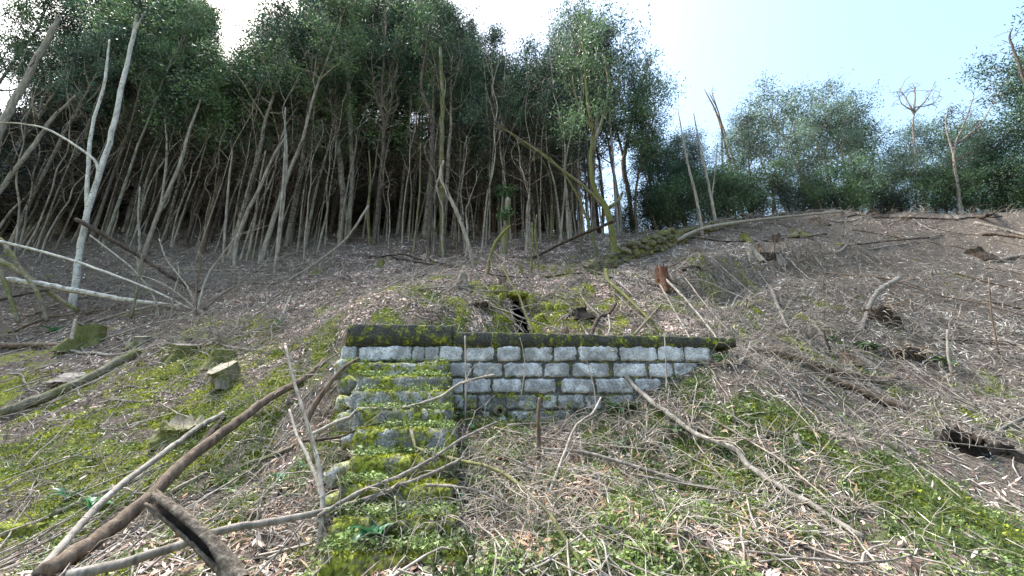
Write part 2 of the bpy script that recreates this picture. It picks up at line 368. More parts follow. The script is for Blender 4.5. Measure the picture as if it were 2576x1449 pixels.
# ------------------------------------------------------------------ the ground: one sheet to the horizon
azs = np.concatenate([np.linspace(-64, 64, 560), np.linspace(64, 296, 46)[1:-1]]); azs = np.radians(azs)
rs = np.concatenate([np.geomspace(.35, 1.8, 14)[:-1], np.geomspace(1.8, 32, 440), np.geomspace(32, 600, 26)[1:]])
A, RR = np.meshgrid(azs, rs); GX = RR * np.sin(A); GY = RR * np.cos(A); GZ = height(GX, GY)
na, nr = len(azs), len(rs)
V = np.stack([GX, GY, GZ], -1).reshape(-1, 3)
V = np.vstack([V, [[0, 0, H(0, 0.01)]]])
i = np.arange(nr - 1)[:, None] * na; j = np.arange(na)[None]
F = np.stack([i + j, i + na + j, i + na + (j + 1) % na, i + (j + 1) % na], -1).reshape(-1, 4)
F = F[:, ::-1]
F3 = np.stack([np.full(na, len(V) - 1), np.arange(na), (np.arange(na) + 1) % na], -1)[:, ::-1]
_full = height
def height(x, y):                                       # quick look-up in the ground grid
    x = np.asarray(x, float); y = np.asarray(y, float); r = np.hypot(x, y); a = (np.degrees(np.arctan2(x, y)) + 64) / 128 * 559
    q = np.log(np.maximum(r, 1e-3) / 1.8) / math.log(32 / 1.8) * 439 + 13; okk = (a >= 0) & (a <= 558.9) & (q >= 13) & (q <= 451.9)
    a = np.clip(a, 0, 558.9); q = np.clip(q, 13, 451.9); i0 = q.astype(int); j0 = a.astype(int); u = q - i0; v = a - j0
    z = (GZ[i0, j0] * (1 - u) + GZ[i0 + 1, j0] * u) * (1 - v) + (GZ[i0, j0 + 1] * (1 - u) + GZ[i0 + 1, j0 + 1] * u) * v
    if not okk.all(): z = np.array(z); z[~okk] = _full(x[~okk], y[~okk])
    return z
# mouth of the water gallery: a leaning slot in the bank behind the wall
SLOT = np.array([(1286,757),(1288,788),(1300,818),(1307,846),(1333,846),(1325,812),(1318,780),(1312,762),(1302,753)], float)
def inside(poly, x, y):
    o = np.zeros(x.shape, bool); k = len(poly)
    for a in range(k):
        x0, y0 = poly[a]; x1, y1 = poly[(a + 1) % k]
        c = ((y0 > y) != (y1 > y)) & (x < (x1 - x0) * (y - y0) / (y1 - y0 + 1e-12) + x0); o ^= c
    return o
fc = V[F].mean(1); px, py, dd = project(fc)
hole = inside(SLOT, px, py) & (fc[:, 1] > 5.9) & (fc[:, 1] < 9)
F = F[~hole]
gm = mesh_np('ground', V, [F, F3], True)
mo, gr, so = cover(V[:, 0], V[:, 1])
for nm, dat in (('moss', mo), ('green', gr), ('soil', so)):
    a = gm.attributes.new(nm, 'FLOAT', 'POINT'); a.data.foreach_set('value', dat.astype(np.float32))
m, n, b = new_mat('ground', .95, .1)
t1 = tex(n, 9, 6, 'WORLD', .75); t2 = tex(n, 60, 4, 'WORLD', .75); t3 = tex(n, 1.3, 3, 'WORLD')
lit = ramp(n, [(.30, (.022, .018, .014)), (.46, (.125, .10, .08)), (.57, (.26, .215, .175)), (.70, (.50, .44, .37))], t2)
lit = mix(n, ramp(n, [(.35, .55), (.6, 0.)], t1), lit, (.04, .03, .024))
soilc = ramp(n, [(.3, (.035, .031, .027)), (.5, (.10, .092, .08)), (.75, (.27, .255, .23))], t2)
c = mix(n, attr(n, 'soil'), lit, soilc)
gcol = ramp(n, [(.3, (.022, .04, .010)), (.5, (.075, .115, .025)), (.72, (.17, .215, .06))], t2)
c = mix(n, ramp(n, [(.25, 0.), (.75, .9)], math_n(n, 'ADD', attr(n, 'green'), math_n(n, 'MULTIPLY', math_n(n, 'SUBTRACT', t1, .5), .9))), c, gcol)
mcol = ramp(n, MOSS, tex(n, 38, 4, 'WORLD', .7))
tm = tex(n, 5, 6, 'WORLD', .7)
c = mix(n, ramp(n, [(.34, 0.), (.66, .92)], math_n(n, 'ADD', math_n(n, 'MULTIPLY', attr(n, 'moss'), .62), math_n(n, 'MULTIPLY', math_n(n, 'SUBTRACT', tm, .5), 2.0))), c, mcol)
n.links.new(c, b.inputs['Base Color']); bump(n, b, math_n(n, 'ADD', t2, t1), .8, .05)
ground = obj('ground', gm, m, kind='structure')

# the gallery behind the slot
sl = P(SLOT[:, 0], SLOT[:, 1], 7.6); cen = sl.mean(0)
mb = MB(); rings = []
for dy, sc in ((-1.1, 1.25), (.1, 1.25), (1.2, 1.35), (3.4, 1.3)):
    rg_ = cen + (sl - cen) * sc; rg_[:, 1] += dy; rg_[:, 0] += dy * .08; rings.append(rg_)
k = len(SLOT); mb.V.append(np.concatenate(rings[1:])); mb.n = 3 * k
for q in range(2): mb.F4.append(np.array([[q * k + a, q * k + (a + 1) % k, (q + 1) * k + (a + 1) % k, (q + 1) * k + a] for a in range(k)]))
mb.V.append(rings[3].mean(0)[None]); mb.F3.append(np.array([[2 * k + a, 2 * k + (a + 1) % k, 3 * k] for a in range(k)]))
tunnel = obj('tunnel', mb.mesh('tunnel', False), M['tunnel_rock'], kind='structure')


# ------------------------------------------------------------------ block wall with coping
def block_mesh(name, x0, x1, y0, y1, z0, z1, jit=.012, nx=7, nz=4, rnd=.022, edge=.5, soft=1.0):
    """A rough cut block: front at y0, rounded irregular edges."""
    us = np.linspace(0, 1, nx); vs_ = np.linspace(0, 1, nz)
    U, Vv = np.meshgrid(us, vs_)
    X = x0 + (x1 - x0) * U; Z = z0 + (z1 - z0) * Vv
    border = (U == 0) | (U == 1) | (Vv == 0) | (Vv == 1)
    X = X + rng.normal(0, jit * edge, X.shape) + np.where(U == 0, -1, np.where(U == 1, 1, 0)) * rng.normal(0, jit, X.shape)
    Z = Z + rng.normal(0, jit * edge, X.shape) + np.where(Vv == 0, -1, np.where(Vv == 1, 1, 0)) * rng.normal(0, jit * .8, X.shape)
    corner = ((U == 0) | (U == 1)) & ((Vv == 0) | (Vv == 1))
    X = X - np.where(corner, (U * 2 - 1) * rnd * .6, 0); Z = Z - np.where(corner, (Vv * 2 - 1) * rnd * .6, 0)
    Yf = np.where(border, y0 + rnd * soft, y0) + rng.normal(0, jit * .45, X.shape)
    front = np.stack([X, Yf, Z], -1).reshape(-1, 3)
    back = np.stack([X, np.full_like(X, y1), Z], -1).reshape(-1, 3)
    bi = [a for a in range(nx)] + [r * nx + nx - 1 for r in range(1, nz)] + [(nz - 1) * nx + a for a in range(nx - 2, -1, -1)] + [r * nx for r in range(nz - 2, 0, -1)]
    nb = len(bi); V = np.vstack([front, back[bi]]); o = nx * nz
    F = [[r * nx + a, r * nx + a + 1, (r + 1) * nx + a + 1, (r + 1) * nx + a] for r in range(nz - 1) for a in range(nx - 1)]
    F += [[bi[(q + 1) % nb], bi[q], o + q, o + (q + 1) % nb] for q in range(nb)]
    V = np.vstack([V, back.mean(0)[None]])
    T = [[o + nb, o + (q + 1) % nb, o + q] for q in range(nb)]
    return mesh_np(name, V, [np.array(F), np.array(T)], False)
def zx(v): return 766.7 + .4465 * v
def zy(v): return 734.7 + .4465 * v
def wx(v): return P(zx(v), zy(400), WALL_Y)[0]
def wz(v): return P(CX, zy(v), WALL_Y)[2]
wall = empty('retaining_wall', (0.2, WALL_Y, 1.5), label='grey granite block wall with dark mossy coping, below the gallery mouth', category='wall')
def wchild(name, me, mat, parent=wall, **kw):
    o = obj(name, me, mat, parent, **kw); o.matrix_parent_inverse = parent.matrix_world.inverted(); return o
bpy.context.view_layer.update()
ROWS = [((308, 388), [(195,282),(297,592),(603,668),(673,747),(760,882),(903,1062),(1084,1217),(1238,1397),(1406,1531),(1546,1766),(1784,1986),(1998,2140),(2148,2292)]),
        ((401, 477), [(175,300),(640,800),(808,938),(948,1110),(1124,1336),(1350,1487),(1508,1712),(1738,1916),(1938,2066),(2078,2212)]),
        ((490, 567), [(180,285),(818,896),(905,1046),(1060,1217),(1238,1411),(1443,1616),(1634,1832),(1854,1992)]),
        ((580, 660), [(820,900),(912,975),(985,1052),(1138,1302),(1340,1412),(1425,1560),(1576,1655),(1674,1832)]),
        ((672, 752), [(840,960),(980,1047),(1140,1290),(1320,1480)])]
for r, ((ya, yb), xs) in enumerate(ROWS):
    z1, z0 = wz(ya), wz(yb)
    for a, c in xs:
        x0, x1 = wx(a), wx(c)
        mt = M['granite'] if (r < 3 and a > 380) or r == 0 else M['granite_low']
        wchild('stone_block', block_mesh('stone_block', x0, x1, WALL_Y - rng.uniform(.0, .012), WALL_Y + .2, z0, z1, .007, max(7, int((x1 - x0) / .04)), 7, .012, .5, .5), mt)
core = block_mesh('mortar', wx(188), wx(2330), WALL_Y + .016, WALL_Y + .34, 0.6, wz(300), .006, 60, 14, .01, .8)
wchild('mortar', core, M['mortar'])
def cap_piece(xa, xb, za, zb, zt0, zt1, n_=26):
    xs = np.linspace(wx(xa), wx(xb), n_); top = np.linspace(wz(zt0), wz(zt1), n_) + rng.normal(0, .005, n_)
    bot = np.full(n_, wz(zb)) + rng.normal(0, .009, n_)
    y0, y1 = WALL_Y - .004, WALL_Y + .40; V = []
    for a in range(n_):
        ch = .008 + abs(rng.normal(0, .005)); jy = rng.normal(0, .004)
        V += [(xs[a], y0 + jy, bot[a]), (xs[a], y0 + jy + rng.normal(0, .004), (bot[a] + top[a]) / 2), (xs[a], y0 + jy, top[a] - ch), (xs[a], y0 + ch, top[a]), (xs[a], y1, top[a]), (xs[a], y1, bot[a])]
    F = [[a * 6 + q, (a + 1) * 6 + q, (a + 1) * 6 + (q + 1) % 6, a * 6 + (q + 1) % 6] for a in range(n_ - 1) for q in range(6)]
    T = [[0, (q + 1), (q + 2)] for q in range(4)] + [[(n_ - 1) * 6, (n_ - 1) * 6 + q + 2, (n_ - 1) * 6 + q + 1] for q in range(4)]
    return mesh_np('coping', np.array(V), [np.array(F), np.array(T)], False)
wchild('coping', cap_piece(214, 826, 0, 303, 181, 188), M['concrete_cap'])
wchild('coping', cap_piece(829, 2450, 0, 311, 222, 258, 70), M['concrete_cap'])
# water spout at the foot of the wall: a channel stone with a round hole
p = P(zx(1097), zy(672), WALL_Y - .1); r0 = .035; mb = MB()
ang = np.arange(12) * 2 * np.pi / 12
ro = .085 * (1 + .12 * rng.normal(0, 1, 12)); out = np.stack([p[0] + ro * np.cos(ang), np.full(12, p[1] - .02), p[2] + ro * .85 * np.sin(ang)], -1)
inn = np.stack([p[0] + r0 * np.cos(ang), np.full(12, p[1] - .03), p[2] + r0 * np.sin(ang)], -1); deep = inn + [0, .12, 0]; bk = out + [0, .2, 0]
mb.V = [out, inn, deep, bk, deep.mean(0)[None]]; mb.n = 49
for a_, b_ in ((0, 12), (12, 24), (36, 0)): mb.F4.append(np.array([[a_ + q, a_ + (q + 1) % 12, b_ + (q + 1) % 12, b_ + q] for q in range(12)]))
mb.F3.append(np.array([[24 + q, 24 + (q + 1) % 12, 48] for q in range(12)]))
wchild('water_spout', mb.mesh('water_spout', False), M['dry_stone'])
wchild('spout_slab', block_mesh('spout_slab', p[0] - .1, p[0] + .1, WALL_Y - .14, WALL_Y, p[2] - .42, p[2] - .075, .01, 5, 7), M['granite'])

# ------------------------------------------------------------------ the steps
stairs = empty('stone_steps', (-1.5, 3.8, 1.2), label='flight of mossy stone steps rising to the block wall', category='steps'); bpy.context.view_layer.update()
for i_, (x0, x1, zt, yf) in enumerate(ST):
    # riser block, with a tread: front grid plus top sheet
    me = block_mesh('step', x0, x1, yf, yf + .36, zt - .34, zt, .013, 26, 9, .02, .7, .7)
    nb_ = 22; nn = 6
    smt = M['step_stone'] if i_ < 5 else M['mossy_step']; o = wchild('step', me, smt, stairs)
    # tread: a gently uneven sheet just under the nosing, reaching back under the next riser
    xs = np.linspace(x0 + .01, x1 - .01, 16); ys = np.linspace(yf + .02, yf + .35, 6); XX, YY = np.meshgrid(xs, ys)
    ZZ = zt + .004 + rng.normal(0, .006, XX.shape); g = np.stack([XX, YY, ZZ], -1).reshape(-1, 3)
    FF = np.array([[r * 16 + a, r * 16 + a + 1, (r + 1) * 16 + a + 1, (r + 1) * 16 + a] for r in range(5) for a in range(15)])
    lo = g.copy(); lo[:, 2] -= .05
    V_ = np.vstack([g, lo]); ed = [a for a in range(16)] + [r * 16 + 15 for r in range(1, 6)] + [80 + a for a in range(14, -1, -1)] + [r * 16 for r in range(4, 0, -1)]
    SF = np.array([[ed[(q + 1) % len(ed)], ed[q], ed[q] + 96, ed[(q + 1) % len(ed)] + 96] for q in range(len(ed))])
    t_ = mesh_np('tread', V_, [FF, SF, FF[:, ::-1] + 96], True); obj('tread', t_, smt, o)
for (a, c, t, bo, y) in [(846,872,905,950,5.0),(848,884,950,992,4.75),(842,878,996,1034,4.5),(846,888,1040,1085,4.3),(858,886,1088,1130,4.1),(820,850,1170,1230,3.6),(800,832,1250,1330,3.25)]:
    p0 = P(a, t, y); p1 = P(c, bo, y)
    wchild('side_stone', block_mesh('side_stone', p0[0], p1[0], y, y + .4, p1[2], p0[2], .014, 5, 5, .03), M['granite_low'], stairs)

# ------------------------------------------------------------------ rocks
def rock_mesh(seed, sub=2, jit=.18, name='stone'):
    bm = bmesh.new(); bmesh.ops.create_icosphere(bm, subdivisions=sub, radius=1); rr = np.random.default_rng(seed)
    ph = rr.uniform(0, 6, (4, 3)); fr = rr.uniform(1, 2.6, (4, 3))
    for v in bm.verts:
        q = np.array(v.co); s = sum(math.sin(float(fr[k] @ q + ph[k, 0])) for k in range(4)) / 4
        v.co *= 1 + s * jit * 1.6 + rr.normal(0, jit * .25)
        for ax in range(3): v.co[ax] = math.copysign(min(abs(v.co[ax]), .62 + .14 * float(rr.uniform())), v.co[ax])
    me = bpy.data.meshes.new(name); bm.to_mesh(me); bm.free(); me.shade_flat() if sub < 3 else me.shade_smooth(); return me
SM = [rock_mesh(k, 2, .26) for k in range(9)]
for s_ in SM: s_.materials.append(M['dry_stone'])
BIG = [rock_mesh(50 + k, 3, .14, 'rock') for k in range(4)]
for s_ in BIG: s_.materials.append(M['mossy_rock'])

# dry stone wall on the hillside, a stone at a time
path = [hit(*q) for q in [(1480,688),(1535,672),(1600,652),(1660,632),(1720,608),(1790,582),(1860,563)]]
path = [np.array(p) for p in path]
p_end = [P(1960,545,17.0), P(2060,534,17.3), P(2200,528,17.6)]
dw = empty('dry_stone_wall', tuple(path[2]), label='low dry stone wall thick with moss, behind the forked mossy tree', category='wall'); bpy.context.view_layer.update()
def lay_wall(pts, hts, parent, size=.26, meshes=None):
    meshes = meshes or SM
    seg = np.cumsum([0] + [np.linalg.norm(pts[k + 1][:2] - pts[k][:2]) for k in range(len(pts) - 1)]); tot = seg[-1]; nst = 0
    for row in range(7):
        s_ = rng.uniform(0, .2)
        while s_ < tot:
            w_ = size * rng.uniform(.6, 1.9); hh = np.interp(s_, seg, hts); zrow = row * size * .58
            if zrow < hh:
                x = np.interp(s_, seg, [p[0] for p in pts]); y = np.interp(s_, seg, [p[1] for p in pts])
                o = bpy.data.objects.new('stone', meshes[rng.integers(len(meshes))]); col.objects.link(o); o.parent = parent
                o.location = (x - parent.location[0], y + rng.normal(0, .04) - parent.location[1], H(x, y) + zrow + size * .05 - parent.location[2])
                o.scale = (w_ * .72, size * .8, size * rng.uniform(.36, .6)); o.rotation_euler = (rng.normal(0, .2) + math.pi * int(rng.integers(2)), rng.normal(0, .2), rng.normal(0, .25) + math.pi * int(rng.integers(2))); nst += 1
            s_ += w_ * .98
    return nst
lay_wall(path, [.2, .35, .5, .6, .5, .35, .2], dw, .28)
dw2 = empty('dry_stone_wall', tuple(p_end[1]), label='tumbled line of low stones along the crest of the bare slope', category='wall')
p_end = [path[-1] + [.4, .2, 0]] + p_end
SMB = [q.copy() for q in SM[:5]]
for q in SMB: q.materials.clear(); q.materials.append(M['bare_stone'])
lay_wall([np.array(p) for p in p_end[:3]], [.3, .2, .1], dw2, .24, SMB)

# gallery mouth: jambs, lintel and boulders around the slot
portal = empty('gallery_mouth', tuple(P(1300, 830, 7.2)), label='mossy stone mouth of the dark leaning gallery slot', category='tunnel mouth')
def add_rock(parent, px, py, y, sx, sy, sz, rot=(0, 0, 0), name='boulder', mesh=None):
    q = P(px, py, y); o = bpy.data.objects.new(name, mesh or BIG[rng.integers(4)]); col.objects.link(o)
    if parent is not None: o.parent = parent; q = q - np.array(parent.location)
    o.location = tuple(q); o.scale = (sx, sy, sz); o.rotation_euler = rot; return o
for (px_, py_, y_, a_, b_, c_, rr_) in [(1266,765,7.5,.12,.3,.30,.1),(1277,822,7.2,.15,.28,.16,.25),(1250,815,7.1,.2,.3,.2,.2),(1340,770,7.5,.13,.3,.26,-.3),(1360,815,7.2,.15,.3,.22,-.2),(1258,735,7.7,.2,.3,.14,.1),(1370,780,7.4,.16,.3,.2,.2)]:
    add_rock(portal, px_, py_, y_, a_, b_, c_, (rng.normal(0, .15), rr_, rng.normal(0, .3)), 'jamb_stone')
add_rock(portal, 1304, 744, 7.5, .27, .26, .085, (0, .08, 0), 'lintel', BIG[1])
for k, (px_, py_, r_, lab) in enumerate([(40,1320,46,'long cushion of green moss over a low boulder beside the wild arum leaves'),(1230,745,18,'mossy boulder on the bank beside the gallery mouth'),(1410,770,24,'moss cushioned boulder on the bank between the gallery mouth and the short posts'),
        (1700,745,22,'mossy boulder below the red brown stump'),(820,1415,24,'mossy stone beside the foot of the lowest step'),(1850,1300,22,'round boulder under bright yellow moss on the lower slope'),
        (2110,612,12,'green topped stone among the stumps of the upper slope'),(450,1085,26,'dark mossy boulder under the broken mossy log'),(690,955,20,'low boulder under a bright moss cushion near the pale cut stump')]):
    q = hit(px_, py_ + r_ * .3); s_ = r_ * depth(q) / FPX
    o = bpy.data.objects.new('mossy_rock', BIG[k % 4]); col.objects.link(o); o.location = (q[0], q[1] + s_ * .3, q[2] - s_ * .12); o.scale = (s_ * (1.9 if k == 0 else 1.15), s_, s_ * .62)
    o.rotation_euler = (rng.normal(0, .2), rng.normal(0, .2), rng.uniform(0, 1 if k else .2)); o['label'] = lab; o['category'] = 'rock'

# ------------------------------------------------------------------ trees: prototypes
def perp(d, rg):
    v = unit(rg.normal(0, 1, 3)); v = v - d * (v @ d); return unit(v)
def grow(rg, start, d, L, r, segs=5, droop=0.0, curl=.18, up=0.0):
    pts = [np.array(start, float)]; d = unit(np.array(d, float))
    for k in range(segs):
        d = unit(d + rg.normal(0, curl, 3) + np.array([0, 0, up - droop * k / segs])); pts.append(pts[-1] + d * L / segs)
    return np.array(pts), np.linspace(r, r * .25, segs + 1)
def leaves_about(rg, centres, spread, per, L, Wd, droop=.35):
    n_ = len(centres) * per; c = np.repeat(centres, per, 0) + rg.normal(0, 1, (n_, 3)) * spread * np.array([1, 1, .75])
    d = unit(rg.normal(0, 1, (n_, 3)) + np.array([0, 0, -droop])); sd_ = unit(np.cross(d, rand_dirs(n_, rg)))
    return leaf_quads(c, d, sd_, L * rg.uniform(.6, 1.3, n_), Wd * rg.uniform(.6, 1.3, n_))
def dead_twigs(rg, axis_pts, n_, Lm, r, k=3):
    mb = MB(); ap = np.asarray(axis_pts)
    for q in range(n_):
        t = rg.uniform(0, len(ap) - 1.001); i_ = int(t); p = ap[i_] * (1 - t + i_) + ap[i_ + 1] * (t - i_)
        a = rg.uniform(0, 2 * np.pi); L = Lm * rg.uniform(.4, 1.3)
        pts, rr = grow(rg, p, (math.cos(a), math.sin(a), rg.uniform(-.1, .9)), L, r * rg.uniform(.6, 1.2), 5, rg.uniform(.1, .75), .2)
        mb.tube(pts, rr, k, False)
        for w_ in range(2):
            j_ = rg.integers(1, 5); p2, r2 = grow(rg, pts[j_], pts[j_] - pts[j_ - 1] + rg.normal(0, .25, 3) * L * .4, L * rg.uniform(.3, .55), r * .55, 3, .5, .25); mb.tube(p2, r2, k, False)
    return mb
def tree_proto(seed, Ht, r, kind, leaf, bark_, n_limb=16, start=.48, width=1.5, per=46, lsize=(.17, .05), twigs=95, curve=.10, sprd=.25, thin=.42):
    """Mesh data for one tree of height Ht, foot at the origin: trunk with limbs, crown, dead twigs."""
    rg = np.random.default_rng(seed); mb = MB()
    z = np.linspace(-.5, Ht, 11); off = np.cumsum(rg.normal(0, curve, (11, 2)), 0); off -= off[0]; off *= (np.linspace(0, 1, 11) ** 1.2)[:, None]
    tr = np.column_stack([off, z]); rad = r * (1 - .86 * (np.linspace(0, 1, 11)) ** 1.1); rad[0] *= 1.35
    sp_, sr_ = smooth_path(tr, rad, 3); mb.tube(sp_, sr_, 8, True, .04); cents = []
    for q in range(n_limb):
        t = start + (1 - start) * (q + rg.uniform(0, 1)) / n_limb; zz = t * 10.0; i_ = min(int(zz), 9); p = tr[i_] + (tr[i_ + 1] - tr[i_]) * (zz - i_)
        a = q * 2.4 + rg.normal(0, .5); fall = 1 - .62 * max(0, (t - start) / (1 - start) - .25)
        L = width * fall * rg.uniform(.7, 1.25)
        pts, rr = grow(rg, p, (math.cos(a), math.sin(a), rg.uniform(.45, 1.3)), L * 1.25, r * .36 * fall, 5, .1, .2, .1); mb.tube(pts, rr, 5, False)
        cents += [pts[3], pts[4], pts[5]]
        for w_ in range(4):
            j_ = rg.integers(2, 6); p2, r2 = grow(rg, pts[j_], rg.normal(0, 1, 3) + [0, 0, .35], L * rg.uniform(.35, .7), r * .13, 3, .1, .25); mb.tube(p2, r2, 4, False); cents += [p2[2], p2[3]]
    cents.append(tr[-1]); cents = np.array(cents)
    out = {'trunk': mb.mesh('trunk')}; out['trunk'].materials.append(M[bark_])
    if leaf:
        keep = rg.uniform(0, 1, len(cents)) > thin
        c = MB().quads(leaves_about(rg, cents[keep], sprd, per, *lsize)).mesh('crown', False); c.materials.append(M[leaf]); out['crown'] = c
    if twigs:
        ax = tr[2:9]; d_ = dead_twigs(rg, ax, twigs, 1.25, .013).mesh('dead_twigs', False); d_.materials.append(M['dead_twig']); out['dead_twigs'] = d_
    return out
HT = 14.0
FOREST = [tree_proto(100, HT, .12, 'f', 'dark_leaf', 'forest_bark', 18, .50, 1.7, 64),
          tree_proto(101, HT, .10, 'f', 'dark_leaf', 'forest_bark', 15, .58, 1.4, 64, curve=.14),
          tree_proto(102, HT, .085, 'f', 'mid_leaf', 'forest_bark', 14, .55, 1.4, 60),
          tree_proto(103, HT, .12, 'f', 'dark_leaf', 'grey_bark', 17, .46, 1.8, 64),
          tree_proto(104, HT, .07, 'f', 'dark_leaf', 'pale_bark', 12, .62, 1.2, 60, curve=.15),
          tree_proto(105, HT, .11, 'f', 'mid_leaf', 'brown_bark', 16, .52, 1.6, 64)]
FRONT = []  # same trees in paler bark; darker FOREST stems paint in the inner shade
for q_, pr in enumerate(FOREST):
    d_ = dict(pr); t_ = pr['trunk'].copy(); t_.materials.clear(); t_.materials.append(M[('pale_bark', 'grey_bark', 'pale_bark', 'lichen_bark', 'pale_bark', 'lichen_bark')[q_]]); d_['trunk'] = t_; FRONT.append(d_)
POLES = [tree_proto(120 + k, 8.0, (.045, .055, .038, .05)[k], 'p', None, ('pale_bark', 'pale_twig', 'twig_bark', 'lichen_bark')[k], 7, .45, .9, twigs=44, curve=.2) for k in range(4)]
LOWTREE = [tree_proto(140 + k, 8.0, .06, 'l', 'mid_leaf', 'forest_bark', 15, .42, 1.35, 62, twigs=26) for k in range(2)]
RIDGE = [tree_proto(160, 9.0, .10, 'r', 'blue_leaf', 'grey_bark', 13, .48, 1.75, 62, (.15, .05), 16, .25, .3, .45),  # blue leaves here put the distant haze into the crown colour
         tree_proto(161, 9.0, .09, 'r', 'mid_leaf', 'brown_bark', 12, .42, 1.5, 62, (.15, .05), 18, .3, .3, .45),
         tree_proto(162, 9.0, .085, 'r', 'blue_leaf', 'pale_bark', 11, .58, 1.5, 60, (.14, .05), 10, .3, .3, .4),
         tree_proto(163, 9.0, .11, 'r', 'dark_leaf', 'grey_bark', 19, .14, 1.8, 72, (.155, .055), 30, .25, .36, .3)]
DARK = tree_proto(190, 9.0, .09, 'd', 'shaded_leaf', 'dark_bark', 24, .08, 1.6, 44, (.24, .09), 60, .2, .4, .1)
BUSH = [tree_proto(180 + k, 3.4, .05, 'b', ('shaded_leaf', 'mid_leaf')[k], 'dead_twig', 16, .06, 1.3, 46, (.14, .055), 26, .2, .34) for k in range(2)]

def plant_tree(proto, x, y, s, name, label, cat, group, lean=(0, 0), z=None, sxy=None):
    o = empty(name, (x, y, H(x, y) if z is None else z), label=label, category=cat, group=group)
    o.rotation_euler = (lean[0], lean[1], rng.uniform(0, 6.28)); o.scale = (sxy or s, sxy or s, s)
    for k_, me in proto.items():
        c = bpy.data.objects.new(k_, me); col.objects.link(c); c.parent = o
        if k_ == 'dead_twigs': c['kind'] = 'stuff'
    return o
# skyline of the wood in the picture: (pixel x, pixel y of the tree tops)
SKX = [-400, 0, 440, 500, 540, 640, 680, 720, 800, 1000, 1150, 1215, 1240, 1330, 1380, 1425, 1480, 1530, 1570, 1640, 1690, 1720, 1800, 1900, 1960, 2110, 2150, 2200, 2260, 2400, 2500, 2576, 3000]
SKY_ = [-120, -100, -40, 90, 160, 170, 100, 10, -40, -20, 10, 60, 160, 170, 160, 60, 60, 120, 180, 200, 320, 360, 330, 290, 260, 270, 350, 320, 360, 330, 220, 170, 150]
def top_z(x, y):                                        # how high a tree at x, y reaches
    px_, py_, d_ = project(np.array([x, y, 1.6 + .75 * y])); yt = np.interp(px_, SKX, SKY_)
    for _ in range(3):
        z_ = P(px_, yt, y)[2]; px_, py_, d_ = project(np.array([x, y, z_])); yt = np.interp(px_, SKX, SKY_)
    return z_
def poisson(n_, x0, x1, y0, y1, dmin, ok, tries=40):
    pts = []
    for _ in range(n_ * tries):
        if len(pts) >= n_: break
        x, y = rng.uniform(x0, x1), rng.uniform(y0, y1)
        if ok(x, y) and all((x - a) ** 2 + (y - b) ** 2 > dmin * dmin for a, b in pts): pts.append((x, y))
    return pts
EDGE = [hit(*q) for q in [(0,640),(150,655),(330,640),(500,655),(700,668),(860,615),(950,610),(1080,640),(1200,640),(1300,640),(1420,625),(1520,590)]]
EX = [p[0] for p in EDGE]; EY = [p[1] for p in EDGE]
def edge_y(x): return float(np.interp(x, [-40] + EX + [12], [EY[0] - 1.5] + EY + [EY[-1] + 1]))
ANCH = [(190, 'the white barked tree'), (380, 'the pale forked sapling'), (508, 'the broken topped snag'), (690, 'the white stemmed pole'), (862, 'the twin stemmed bare tree'), (1000, 'the fan twigged bare tree'), (1090, 'the crooked tree'), (1185, 'the bleached bent snag'), (1350, 'the thin green saplings'), (1545, 'the forked mossy tree')]
RANCH = [(1600, 'the dry stone wall'), (1785, 'the bare pale poles'), (1880, 'the leaning bare saplings'), (2060, 'the pale ridge stem'), (2300, 'the fan crowned bare tree'), (2420, 'the reddish bare tree'), (2560, 'the crooked bare branch')]
def near(x, y, lst=ANCH):
    px_ = float(project(np.array([x, y, H(x, y)]))[0]); return min(lst, key=lambda t_: abs(t_[0] - px_))[1]
kinds = ['tall slender evergreen with dark crown', 'tall thin evergreen with narrow crown', 'slim evergreen with lighter green crown',
         'tall evergreen with broad dark crown', 'very thin stemmed evergreen', 'tall evergreen with mid green crown']
in_wood = lambda x, y: y > edge_y(x) + .2 and (x < 4.5 or y > 17)
pts = poisson(100, -27, 5.5, 12, 21.5, .8, in_wood) + poisson(110, -40, 7, 21.5, 38, 1.2, lambda x, y: True)
for (x, y) in pts:
    k = int(rng.choice(6, p=[.24, .2, .14, .18, .12, .12])); tz = top_z(x, y); hh = tz - H(x, y)
    if y < 17.5 and rng.uniform() < .3: hh *= rng.uniform(.6, .85)
    hh = float(np.clip(hh * rng.uniform(.86, 1.02), 4.0, 19)); s_ = hh / HT
    if -.2 < x < 6 and y > 20: hh = min(hh, 13)
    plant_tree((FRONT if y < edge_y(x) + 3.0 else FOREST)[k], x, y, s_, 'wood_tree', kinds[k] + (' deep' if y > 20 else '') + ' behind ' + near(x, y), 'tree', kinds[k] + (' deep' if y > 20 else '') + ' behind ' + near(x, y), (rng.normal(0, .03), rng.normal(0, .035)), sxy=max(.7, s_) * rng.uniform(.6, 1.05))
pk = ['pale bare pole sapling', 'brown bare pole sapling', 'thin grey leafless sapling', 'stout grey leafless sapling']
for (x, y) in poisson(185, -24, 4.5, 11.5, 18, .3, lambda x, y: y > edge_y(x) - .2 and rng.uniform() < (.9 if y < edge_y(x) + 3 else .45)):
    k = int(rng.integers(4)); plant_tree(POLES[k], x, y, rng.uniform(.5, 1.35), 'bare_sapling', pk[k] + ' under the wood edge near ' + near(x, y), 'tree', pk[k] + ' near ' + near(x, y), (rng.normal(0, .045), rng.normal(0, .05)), sxy=rng.uniform(.7, 1.0))
